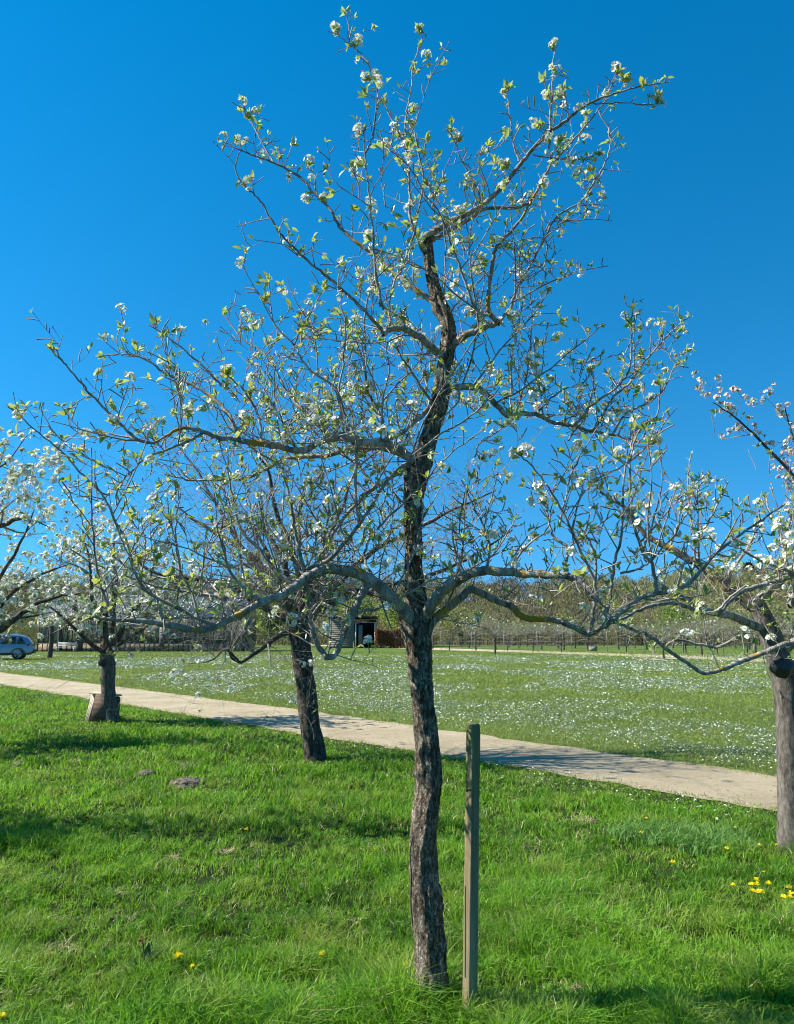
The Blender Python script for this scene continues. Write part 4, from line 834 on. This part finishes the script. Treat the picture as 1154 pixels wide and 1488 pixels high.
def conifer(D, h):
    mb = MB(); n = 900; z = rng.random(n) ** .75; a = rng.random(n) * 6.283; rr = (1 - z) ** .8 * h * .27 * (.3 + .9 * rng.random(n)) * (1 + .35 * np.sin(z * 26 + a * 2))
    c = np.stack([np.cos(a) * rr, np.sin(a) * rr, h * (.12 + .88 * z)], 1); d = np.stack([np.cos(a), np.sin(a), -.25 + .3 * rng.random(n)], 1)
    stamp(mb, LEAF_V * [2.2, 1, 1], LEAF_QQ, LEAF_T, c, d, .5 + .5 * rng.random(n)); return mb
proto = []
for i in range(3):
    r = empty('conifer', (0, 0, 0)); h = 8.0 + i; conifer(0, h).build('crown', M['conifer'], r, attr=True); mb = MB(); mb.tube(np.array([[0, 0, -1], [0, 0, h * .95]]), [.2, .03], 6); mb.build('trunk', M['bark_dark'], r); proto.append((r, h))
used = set()
for j, (px, py, D) in enumerate(CON):
    k = j % 3; r, h = proto[k]
    o = copy_tree(r) if k in used else r; used.add(k)
    top = at(px, py, D); zb = float(hz(np.array(top[0]), np.array(D))); s_ = max(.5, (top[2] - zb) / h); o.location = (top[0], D, zb); o.scale = (s_ * 1.15, s_ * 1.15, s_); o.rotation_euler.z = j
    tag(o, 'dark conifer in the group on the hilltop above the right-hand tree' if px > 1060 else 'small dark conifer on the wooded ridge beyond the orchard', 'conifer', 'dark conifers on the ridge above the right-hand tree' if px > 1060 else 'small conifers along the wooded ridge')

# ================================================================ orchard beyond the lawn
STB = dict(gap=[.2, .17, .15], mix=[(.25, .5), (.1, .4)], long=(.4, .9), mid=(.15, .45), up=.7, trop=.05, wig=.14, flower=.02, leaf=.22, maxl=1, leaf_size=.07, fl=.05, fwd=.4)
protos = []
for i in range(3):
    r = empty('orchard_tree', (0, 0, 0)); P = np.array([[0, 0, -.1], [.03, 0, .5], [0, .02, 1.0], [.03, 0, 1.4]])
    goblet('bgproto', 1.9, P, np.array([.10, .075, .07, .08]), 6, 1.9, 1.3, STB, M['leaf_far'], M['petal'], root=r, k=3, sides=10, per_branch=False, brad=.5, rise=(.2, .7)); protos.append(r)
ep = []
for i in range(2):
    r = empty('espalier_tree', (0, 0, 0)); T = Tree(3); mb = MB(); mb.tube(path_pts([0, 0, -.1], np.array([0, 0, 1.]), 2.1, .2, .09, .12), .055, 6); mb.build('trunk', M['bark_dark'], r, smooth=True)
    for z in (.55, .95, 1.35, 1.75):
        for sx in (-1, 1):
            P = path_pts([0, 0, z + random.uniform(-.12, .12)], np.array([sx, random.uniform(-.1, .1), .25]), random.uniform(.9, 1.9), .15, .14, -.02); T.twig(P, np.linspace(.05, .018, len(P)), 5); dress(T, P, .03, .01, 0, 1.6, dict(STB, gap=[.14, .2], mid=(.12, .32), mix=[(.05, .6)]))
    T.tw.build('crown', M['twig_far'], r, smooth=True); T.build_green(r, M['leaf_far'], M['petal']); ep.append(r)
first = set()
def place(pl, k, x, y, s_, rz, lab, grp, cat='tree'):
    r = pl[k]; key = r.name
    o = copy_tree(r) if key in first else r; first.add(key)
    o.location = (x, y, 0); o.scale = (s_, s_, s_); o.rotation_euler.z = rz; tag(o, lab, cat, grp)
    return o
for j, (px, D) in enumerate([(652,78),(690,76),(735,75),(772,74),(812,72),(850,76),(905,70),(946,69),(990,68),(1035,66),(1078,66),(1120,64)]):
    place(ep, j % 2, (px - CX) / F * D, D, random.uniform(.85, 1.15), random.uniform(-.1, .1), 'small trained espalier tree in the row beside the wire trellis', 'espaliered fruit trees along the far path')
for j in range(60):
    row = j // 12; D = 82 + row * 7.5 + random.uniform(-1, 1); px = 635 + (j % 12) * 50 + random.uniform(-24, 24) + row * 15
    place(protos, j % 3, (px - CX) / F * D, D, random.uniform(.95, 1.3), random.random() * 6, 'bare fruit tree in the rows of the far orchard behind the trellis', 'bare fruit trees in the far orchard')
for px, D, s_, lab in ((717,62,1.0,'bare round crowned tree nearest the far path, seen under the middle low bough'), (958,50,.8,'small bare tree on the lawn side of the far path below the right low bough'), (1012,58,1.0,'bare spreading tree behind the low crossing boughs left of the right trunk'), (1150,46,1.2,'bare tree directly behind the right-hand grey trunk'), (1090,52,1.05,'bare tree just left of the right-hand grey trunk, beyond the far path')):
    place(protos, int(px) % 3, (px - CX) / F * D, D, s_, px, lab, None)
# trellis
tr = empty('wire_trellis', (0, 0, 0)); tag(tr, 'low trellis of posts and wires carrying the espaliered trees beyond the lawn', 'trellis'); A = np.array([(640 - CX) / F * 77, 77, 0]); B = np.array([(1230 - CX) / F * 62.5, 62.5, 0]); n = 11
M['post_wood'] = noisy('post_wood', [(.3, (.16, .14, .11)), (.7, (.34, .31, .26))], 5, .9)
M['wire'] = noisy('wire', [(.3, (.3, .3, .3)), (.7, (.45, .45, .45))], 5, .4, metallic=.8)
for i in range(n + 1):
    p = A + (B - A) * i / n; mb = MB(); mb.tube(np.array([p - [0, 0, .3], p + [0, 0, 1.9]]), .03, 6, caps=True); mb.build('post', M['post_wood'], tr, smooth=True)
for z in (.55, .95, 1.35, 1.75): mb = MB(); mb.tube(np.array([A + [0, 0, z], (A + B) / 2 + [0, 0, z - .02], B + [0, 0, z]]), .008, 4); mb.build('wire', M['wire'], tr)
p = gnd(862, 946); bx = empty('wooden_block', p); tag(bx, 'low grey wooden block beyond the lawn near the far path', 'block'); mb = MB(); mb.box(p + [0, 0, .22], (.7, .5, .4)); mb.build('block_body', M['post_wood'], bx); mb = MB(); mb.box(p + [0, 0, .445], (.8, .6, .05)); mb.build('top_board', M['grey_wood'], bx)

# ================================================================ hedge, shed
def hedge(name, label, pxa, pxb, D, h, th, mtl, n):
    a, b = (pxa - CX) / F * D, (pxb - CX) / F * D; r = empty(name, ((a + b) / 2, D, 0)); tag(r, label, 'hedge'); mb = MB()
    x = a + (b - a) * rng.random(n); y = D + (rng.random(n) - .5) * th; z = h * rng.random(n) ** .8 * (1 + .05 * np.sin(x * 2))
    f = rng.random(n) < .6; y = np.where(f, D - th / 2 + rng.normal(0, .05, n), y)
    stamp(mb, LEAF_V * [1.5, 1, 1], LEAF_QQ, LEAF_T, np.stack([x, y, z], 1), rng.normal(0, 1, (n, 3)), .12 + .12 * rng.random(n)); mb.build('foliage', mtl, r, attr=True)
    mb = MB(); 
    for i in range(int((b - a) / .4)): xx = a + .2 + i * .4; mb.tube(np.array([[xx, D, -.1], [xx + .1, D, h * .9]]), .03, 4)
    mb.build('stems', M['bark_dark'], r)
M['beech'] = leafy('beech', (.13, .05, .025), (.30, .15, .07), .2, .8, attr=True)
M['spring'] = leafy('spring', (.10, .15, .03), (.24, .33, .07), .35, .7, attr=True)
hedge('beech_hedge', 'clipped russet brown beech hedge beside the dark open shed bay', 546, 622, 92, 2.15, 1.2, M['beech'], 9000)
def bush(name, label, px, D, h, r_, mtl, n, lf=.22):
    x = (px - CX) / F * D; r = empty(name, (x, D, 0)); tag(r, label, 'tree'); mb = MB(); nl = 9
    cs = np.c_[rng.normal(0, r_ * .45, (nl, 2)), h * (.35 + .5 * rng.random(nl))]; i = rng.integers(0, nl, n); P = cs[i] + rng.normal(0, 1, (n, 3)) * [r_ * .27, r_ * .27, h * .13]; P[:, 2] = np.clip(P[:, 2], .2, None)
    stamp(mb, LEAF_V * [1.6, 1, 1], LEAF_QQ, LEAF_T, P + [x, D, 0], rng.normal(0, 1, (n, 3)), lf * (.5 + rng.random(n))); mb.build('crown', mtl, r, attr=True)
    mb = MB(); mb.tube(np.array([[x, D, -.1], [x, D, h * .35]]), [.18, .12], 8)
    for c in cs: mb.tube(np.array([[x, D, h * .25], [x + c[0] * .6, D + c[1] * .6, c[2] * .75], [x + c[0], D + c[1], c[2]]]), [.09, .05, .02], 5)
    mb.build('trunk', M['bark_dark'], r, smooth=True)
bush('leafing_tree', 'fresh green leafing tree behind the russet hedge', 590, 104, 6.6, 3.2, M['spring'], 4200, .28)
bush('leafing_tree', 'green bushy tree behind the boarded shed', 520, 108, 7.0, 2.6, M['spring'], 3200, .28)
bush('leafing_tree', 'olive green tree seen between the second trunk and the greenhouse', 395, 100, 6.5, 3.0, M['spring'], 3500, .28)
bush('leafing_tree', 'pale green bush low under the arching bare crown left of the second trunk', 335, 96, 5.0, 2.6, M['spring'], 2600, .26)
M['olive'] = leafy('olive', (.13, .14, .05), (.27, .29, .11), .3, .8, attr=True)
for px_, D_, h_, lab in ((668,112,5.6,'olive green tree just right of the main trunk beyond the trellis'), (905,116,5.2,'olive green tree beyond the trellis under the crossing low boughs'), (975,110,6.2,'brightest green tree beyond the trellis left of the right-hand tree'), (815,118,4.8,'low olive bush tree beyond the middle of the trellis'), (1120,108,6.0,'green tree behind the grey right-hand trunk beyond the trellis')):
    bush('leafing_tree', lab, px_, D_, h_, 2.8, M['olive'] if px_ != 975 else M['spring'], 2600, .22)
D = 93; sx = lambda px: (px - CX) / F * D / 1.013
sh = empty('garden_shed', (sx(512), D, 0)); tag(sh, 'grey horizontally boarded shed with a dark open bay, left of the russet hedge', 'shed')
M['boards'] = wood('boards', (.12, .105, .09), (.19, .17, .15), (.27, .245, .215), 3, (.3, 1, 6), .01)
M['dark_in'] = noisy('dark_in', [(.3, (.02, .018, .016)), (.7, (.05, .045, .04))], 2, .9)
M['white_paint'] = noisy('white_paint', [(.3, (.6, .6, .58)), (.7, (.76, .76, .74))], 3, .5)
mb = MB(); a, b = sx(478), sx(515); nb = 14
for i in range(nb): z = .1 + i * .245; mb.box([(a + b) / 2, D, z + .12], [b - a, .05, .235], rx=-.05)
mb.build('wall', M['boards'], sh)
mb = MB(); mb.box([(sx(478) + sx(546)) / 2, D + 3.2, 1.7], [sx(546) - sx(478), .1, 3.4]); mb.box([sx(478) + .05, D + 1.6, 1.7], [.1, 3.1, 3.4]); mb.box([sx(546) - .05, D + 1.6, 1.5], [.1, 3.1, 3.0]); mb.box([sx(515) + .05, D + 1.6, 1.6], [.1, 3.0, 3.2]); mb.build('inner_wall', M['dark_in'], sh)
for px in (517, 545): mb = MB(); mb.box([sx(px), D - .06, 1.5], [.14, .14, 3.0]); mb.build('door_post', M['white_paint'], sh)
mb = MB(); mb.box([sx(531), D - .06, 3.06], [sx(545) - sx(517) + .3, .16, .14]); mb.build('lintel', M['boards'], sh)
mb = MB(); mb.box([sx(524), D - .02, 1.4], [.5, .05, 2.7]); mb.build('door', M['boards'], sh)
mb = MB(); mb.box([sx(512), D + 1.5, 3.62], [sx(548) - sx(476), 3.9, .14], rx=-.05); mb.build('roof', M['dark_in'], sh)
# ================================================================ greenhouse
D = 73.0; sx = lambda px: (px - CX) / F * D / 1.013
gh = empty('greenhouse', (sx(190), D, 0)); tag(gh, 'long glass greenhouse with thin dark mullions behind the lawn at left', 'greenhouse')
def glass(name, tint, alpha, rough=.05):
    m, N, L, P = mat(name); P.inputs['Base Color'].default_value = (*tint, 1); P.inputs['Roughness'].default_value = rough
    t = N.new('ShaderNodeBsdfTransparent'); t.inputs[0].default_value = (.8, .88, .88, 1); mx = N.new('ShaderNodeMixShader'); mx.inputs[0].default_value = alpha
    L.new(t.outputs[0], mx.inputs[1]); L.new(P.outputs[0], mx.inputs[2]); L.new(mx.outputs[0], N['Material Output'].inputs[0]); return m
M['gl_wall'] = glass('gl_wall', (.10, .12, .12), .30); M['gl_roof'] = glass('gl_roof', (.22, .25, .27), .45, .35)
M['frame_dark'] = noisy('frame_dark', [(.3, (.05, .05, .045)), (.7, (.10, .095, .085))], 4, .6)
M['brick'] = noisy('brick', [(.3, (.14, .10, .07)), (.5, (.26, .19, .13)), (.7, (.36, .28, .20))], 2.2, .9, .01)
x0, x1, EV, RG, dp = sx(56), sx(352), 3.15, 5.3, 7.0
n = 42
for i in range(n + 1):
    x = x0 + (x1 - x0) * i / n; mb = MB(); mb.box([x, D, EV / 2], [.07 if i % 3 else .13, .09, EV]); mb.build('mullion', M['frame_dark'], gh)
for z, t in ((.75, .08), (2.35, .07), (EV, .16)): mb = MB(); mb.box([(x0 + x1) / 2, D - .012, z], [x1 - x0, .09, t]); mb.build('rail', M['frame_dark'], gh)
for i in range(n):
    a, b = x0 + (x1 - x0) * i / n, x0 + (x1 - x0) * (i + 1) / n
    mb = MB(); mb.box([(a + b) / 2, D + .03, 1.95], [b - a - .08, .012, 2.3]); mb.build('window_pane', M['gl_wall'], gh)
mb = MB(); mb.box([(x0 + x1) / 2, D + .07, .36], [x1 - x0, .12, .70]); mb.build('base_wall', M['brick'], gh)
mb = MB(); th = math.atan2(RG - EV, dp / 2); Ls = math.hypot(RG - EV, dp / 2)
mb.box([(x0 + x1) / 2, D + dp / 4, (EV + RG) / 2 + .05], [x1 - x0 + .3, Ls, .04], rx=th); mb.box([(x0 + x1) / 2, D + 3 * dp / 4, (EV + RG) / 2 + .05], [x1 - x0 + .3, Ls, .04], rx=-th); mb.build('roof', M['gl_roof'], gh)
mb = MB()
for i in range(0, n + 1, 2):
    x = x0 + (x1 - x0) * i / n; mb.box([x, D + dp / 4, (EV + RG) / 2 + .1], [.06, Ls, .06], rx=th)
mb.box([(x0 + x1) / 2, D + dp / 2, RG + .1], [x1 - x0 + .3, .12, .12]); mb.build('roof_bars', M['white_paint'], gh)
mb = MB(); mb.box([(x0 + x1) / 2, D + dp, EV / 2], [x1 - x0, .12, EV]); mb.build('back_wall', M['brick'], gh)
for e in (x0, x1): mb = MB(); mb.box([e, D + dp / 2, EV / 2], [.1, dp - .2, EV - .1]); mb.build('end_wall', M['gl_wall'], gh)
mb = MB()
for i in range(30):     # staging tables with plants inside
    x = x0 + (x1 - x0) * (i + .5) / 30; 
    if i % 4 != 3: mb.box([x, D + 2.2, .8], [.62, 1.0, .06]); mb.box([x, D + 2.2, .4], [.06, .9, .76])
mb.build('staging', M['post_wood'], gh)
mb = MB(); n2 = 2500; P = np.stack([x0 + (x1 - x0) * rng.random(n2), D + 1.8 + rng.random(n2) * 1.2, .85 + .9 * rng.random(n2) ** 2], 1); P = P[fbm(_n2, P[:, 0] * .8, P[:, 1] * 0) > .45]
stamp(mb, LEAF_V * [1.5, 1, 1], LEAF_QQ, LEAF_T, P, rng.normal(0, 1, (len(P), 3)), .12 + .15 * rng.random(len(P))); mb.build('staged_plants', M['spring'], gh, attr=True)
for pa, pb_ in ((232, 240), (114, 122)):
    mb = MB(); mb.box([(sx(pa) + sx(pb_)) / 2, D - .08, 1.15], [sx(pb_) - sx(pa), .06, 2.3]); d = mb.build('door', M['frame_dark'], gh); mb = MB(); mb.box([sx(pb_) - .1, D - .13, 1.1], [.04, .04, .2]); mb.build('handle', M['frame_dark'], d)
mb = MB(); mb.box([(sx(205) + sx(243)) / 2, D - .07, 2.0], [sx(231) - sx(203), .05, 1.3]); mb.build('panel', M['brick'], gh)
# parked bicycles
def bicycle(x, y, rz, label, mt):
    r = empty('bicycle', (0, 0, 0)); tag(r, label, 'bicycle')
    for wx in (-.52, .52):
        a = np.linspace(0, 2 * math.pi, 25); mb = MB(); mb.tube(np.stack([wx + .33 * np.cos(a), a * 0, .34 + .33 * np.sin(a)], 1), .02, 5); wh = mb.build('wheel', M['black_rubber'], r)
        mb = MB()
        for k in range(8): c, s = math.cos(k * math.pi / 8) * .32, math.sin(k * math.pi / 8) * .32; mb.tube(np.array([[wx - c, 0, .34 - s], [wx, .01, .34], [wx + c, 0, .34 + s]]), .004, 3)
        mb.build('spokes', M['wire'], wh)
    mb = MB()
    for A_, B_ in (((-.52, .34), (-.18, .32)), ((-.18, .32), (-.30, .92)), ((-.52, .34), (-.27, .80)), ((-.27, .80), (.36, .82)), ((-.18, .32), (.38, .74)), ((.34, .98), (.52, .34))): mb.tube(np.array([[A_[0], 0, A_[1]], [B_[0], 0, B_[1]]]), .018, 6)
    mb.build('frame', M[mt], r); mb = MB(); mb.tube(np.array([[.25, -.28, 1.0], [.34, -.12, 1.02], [.34, .12, 1.02], [.25, .28, 1.0]]), .014, 6); mb.build('handlebar', M['wire'], r)
    mb = MB(); mb.box([-.31, 0, .95], [.26, .14, .06], taper=.7); mb.build('saddle', M['black_rubber'], r); r.location = (x, y, 0); r.rotation_euler.z = rz
M['blue_paint'] = noisy('blue_paint', [(.3, (.04, .10, .2)), (.7, (.06, .14, .28))], 4, .35)
bicycle(sx(181), D - .7, .15, 'bicycle leaning before the greenhouse, the left one of two', 'blue_paint'); bicycle(sx(198), D - .75, -.25, 'dark bicycle parked before the greenhouse, right of the other one', 'frame_dark')
# white bench
M['pale_paint'] = noisy('pale_paint', [(.3, (.32, .32, .30)), (.7, (.45, .45, .43))], 3, .5)
bn = empty('garden_bench', (sx(112), D - 2.2, 0)); tag(bn, 'white slatted garden bench in front of the greenhouse', 'bench'); c = np.array([sx(112), D - 2.2, 0])
mb = MB(); [mb.box(c + [0, -.2 + .11 * i, .45], (1.7, .08, .03)) for i in range(4)]; mb.build('seat', M['pale_paint'], bn)
mb = MB(); [mb.box(c + [0, .24, .6 + .12 * i], (1.7, .03, .09)) for i in range(3)]; mb.build('backrest', M['pale_paint'], bn)
for ex in (-.8, .8):
    for ey, hh in ((-.2, .44), (.27, .95)): mb = MB(); mb.box(c + [ex, ey, hh / 2], (.07, .06, hh)); mb.build('leg', M['pale_paint'], bn)
# young trees by the car park
YT = dict(WB); YT.update(flower=.35, gap=[.3, .25, .2], maxl=1)
for px, py, w_, lab in ((72,956,6.5,'slim trunked blossoming tree standing right beside the silver car'), (85,947,6,'slim trunked blossoming tree just behind the one beside the silver car')):
    b = gnd(px, py); r = empty('orchard_tree', b); tag(r, lab, 'tree'); hb = 45 * b[1] / F
    P = np.array([b - [0, 0, .1], b + [.05, 0, hb * .5], b + [0, 0, hb]]); goblet('yt', 2.6, P, np.array([1.15, 1, .9]) * w_ / 2 * b[1] / F, 5, 1.9, 1.8, YT, M['leaf_far'], M['petal'], root=r, k=3, sides=10, per_branch=False)
for px, D_, s_, lab in ((20,38,1.0,'blossoming tree behind the leftmost bough, nearest the car'), (255,60,1.0,'blossoming tree in front of the greenhouse'), (330,64,1.1,'blossoming tree near the right end of the greenhouse')):
    pass

# ================================================================ the car
def build_car():
    c0 = gnd(50, 958.5); Dc = c0[1]; L, Wd = 4.45, 1.84; xr = (51 - CX) / F * Dc
    r = empty('parked_car', (0, 0, 0)); tag(r, 'silver blue sport utility car cut off by the left edge, parked beyond the lawn', 'car')
    m, N, Lk, P = mat('car_paint'); P.inputs['Base Color'].default_value = (.24, .28, .33, 1); P.inputs['Metallic'].default_value = .5; P.inputs['Roughness'].default_value = .28; P.inputs['Coat Weight'].default_value = .6
    mg = noisy('car_glass', [(.3, (.012, .015, .018)), (.7, (.02, .024, .028))], 2, .06, spec=.6)
    mr = noisy('tail_light', [(.3, (.35, .01, .01)), (.7, (.5, .02, .02))], 2, .2); mt_ = noisy('rim', [(.3, (.35, .35, .36)), (.7, (.5, .5, .5))], 3, .3, metallic=.8); blk = M['black_rubber']
    # side profile, x=0 rear .. -L front ; sections across
    prof = [(0, .42, .78, .78), (-.06, .30, .95, 1.02), (-.30, .27, .98, 1.36), (-.62, .26, 1.0, 1.56), (-1.2, .25, 1.0, 1.63), (-2.0, .25, .99, 1.64), (-2.6, .25, .98, 1.56), (-3.05, .25, .97, 1.25), (-3.35, .25, .96, 1.02), (-3.9, .27, .90, .93), (-4.3, .32, .78, .80), (-4.45, .42, .62, .64)]
    V = []; nS = len(prof)
    for x, zb, zw, zt in prof:
        e = 1 - .12 * (abs(x + 2.2) / 2.2) ** 4; w_ = Wd / 2 * e; tw_ = w_ - max(0, zt - zw) * .36
        V += [[x, -w_ * .92, zb], [x, -w_, zb + .15], [x, -w_ * 1.0, (zb + zw) / 2], [x, -w_ * .96, zw], [x, -tw_, max(zw, zt - .05)], [x, -tw_ * .8, zt], [x, tw_ * .8, zt], [x, tw_, max(zw, zt - .05)], [x, w_ * .96, zw], [x, w_, (zb + zw) / 2], [x, w_, zb + .15], [x, w_ * .92, zb]]
    Q = []
    for i in range(nS - 1):
        for j in range(12): a = i * 12 + j; b = i * 12 + (j + 1) % 12; Q.append([a, a + 12, b + 12, b])
    mb = MB(); mb.add(V, Q); c = len(V); mb.add([[0.02, 0, .6], [-4.47, 0, .55]], None, None)
    mb.t.append(np.array([[c, (j + 1) % 12, j] for j in range(12)] + [[c + 1, (nS - 1) * 12 + j, (nS - 1) * 12 + (j + 1) % 12] for j in range(12)])); mb.tm.append(np.zeros(24))
    o = mb.build('body', m, r, smooth=True); b = o.modifiers.new('b', 'SUBSURF'); b.levels = 1; b.render_levels = 2
    for sd_ in (-1, 1):
        yb = Wd / 2 * .965 * sd_; yt = (Wd / 2 - .20) * sd_
        for xa, xb, xat, xbt, nm in ((-.42, -.95, -.78, -1.0, 'rear_window'), (-1.02, -1.9, -1.07, -1.88, 'side_window'), (-1.98, -3.0, -1.96, -2.55, 'side_window')):
            P4 = [[xa, yb + .008 * sd_, 1.02], [xb, yb + .008 * sd_, 1.01], [xbt, yt + .03 * sd_, 1.48], [xat, yt + .03 * sd_, 1.46]]
            w = slab(P4, .015 * (1 if sd_ < 0 else -1), mg, nm, r)
        for wx in (-.85, -3.5):
            a = np.linspace(0, 2 * math.pi, 29)
            y0 = sd_ * (Wd / 2 - .10)
            mb = MB(); mb.tube(np.stack([wx + .27 * np.cos(a), a * 0 + y0, .35 + .27 * np.sin(a)], 1), .085, 8); wl_ = mb.build('wheel', blk, r, smooth=True)
            mb = MB()
            for k in range(5): t = k * 1.2566; mb.tube(np.array([[wx, y0 + sd_ * .06, .35], [wx + .2 * math.cos(t), y0 + sd_ * .055, .35 + .2 * math.sin(t)]]), .03, 5)
            mb.tube(np.stack([wx + .2 * np.cos(a), a * 0 + y0 + sd_ * .05, .35 + .2 * np.sin(a)], 1), .022, 6); mb.build('rim', mt_, wl_, smooth=True)
            mb = MB(); mb.tube(np.stack([wx + .385 * np.cos(a[:15]), a[:15] * 0 + sd_ * (Wd / 2 - .0), .34 + .385 * np.sin(a[:15])], 1), .035, 6); mb.build('wheel_arch', M['frame_dark'], r, smooth=True)
            mb = MB(); mb.tube(np.array([[wx, y0 + sd_ * .065, .35], [wx, y0 + sd_ * .075, .35]]), .31, 24, caps=True) if False else None
        slab([[-.02, sd_ * .55, .86], [-.34, sd_ * (Wd / 2 - .03), .88], [-.34, sd_ * (Wd / 2 - .035), 1.0], [-.05, sd_ * .58, .99]], .03 * sd_, mr, 'tail_light', r)
        slab([[-4.28, sd_ * .5, .70], [-4.0, sd_ * (Wd / 2 - .07), .74], [-3.95, sd_ * (Wd / 2 - .08), .84], [-4.22, sd_ * .52, .80]], -.03 * sd_, M['white_paint'], 'headlight', r)
        for xa in (-1.45, -2.35): mb = MB(); mb.box([xa, sd_ * (Wd / 2 + .012), .92], [.2, .03, .03]); mb.build('door_handle', mt_, r)
        mb = MB(); mb.box([-2.2, sd_ * (Wd / 2 - .0), .36], [2.0, .06, .14]); mb.build('sill_trim', M['frame_dark'], r)
        mb = MB(); mb.box([-2.95, sd_ * (Wd / 2 + .1), 1.06], [.12, .2, .13]); mb.build('mirror', m, r)
        mb = MB(); mb.tube(np.array([[-.7, sd_ * .62, 1.60], [-1.3, sd_ * .62, 1.68], [-2.1, sd_ * .62, 1.67], [-2.4, sd_ * .62, 1.61]]), .015, 6); mb.build('roof_rail', mt_, r)
    slab([[-.18, -.62, 1.10], [-.18, .62, 1.10], [-.48, .52, 1.46], [-.48, -.52, 1.46]], .02, mg, 'rear_windscreen', r)
    mb = MB(); mb.box([.0, 0, .52], [.12, 1.6, .22]); mb.build('rear_bumper', M['frame_dark'], r)
    r.location = (xr - .1, Dc + .9, .0); r.rotation_euler.z = R_(20)
build_car()
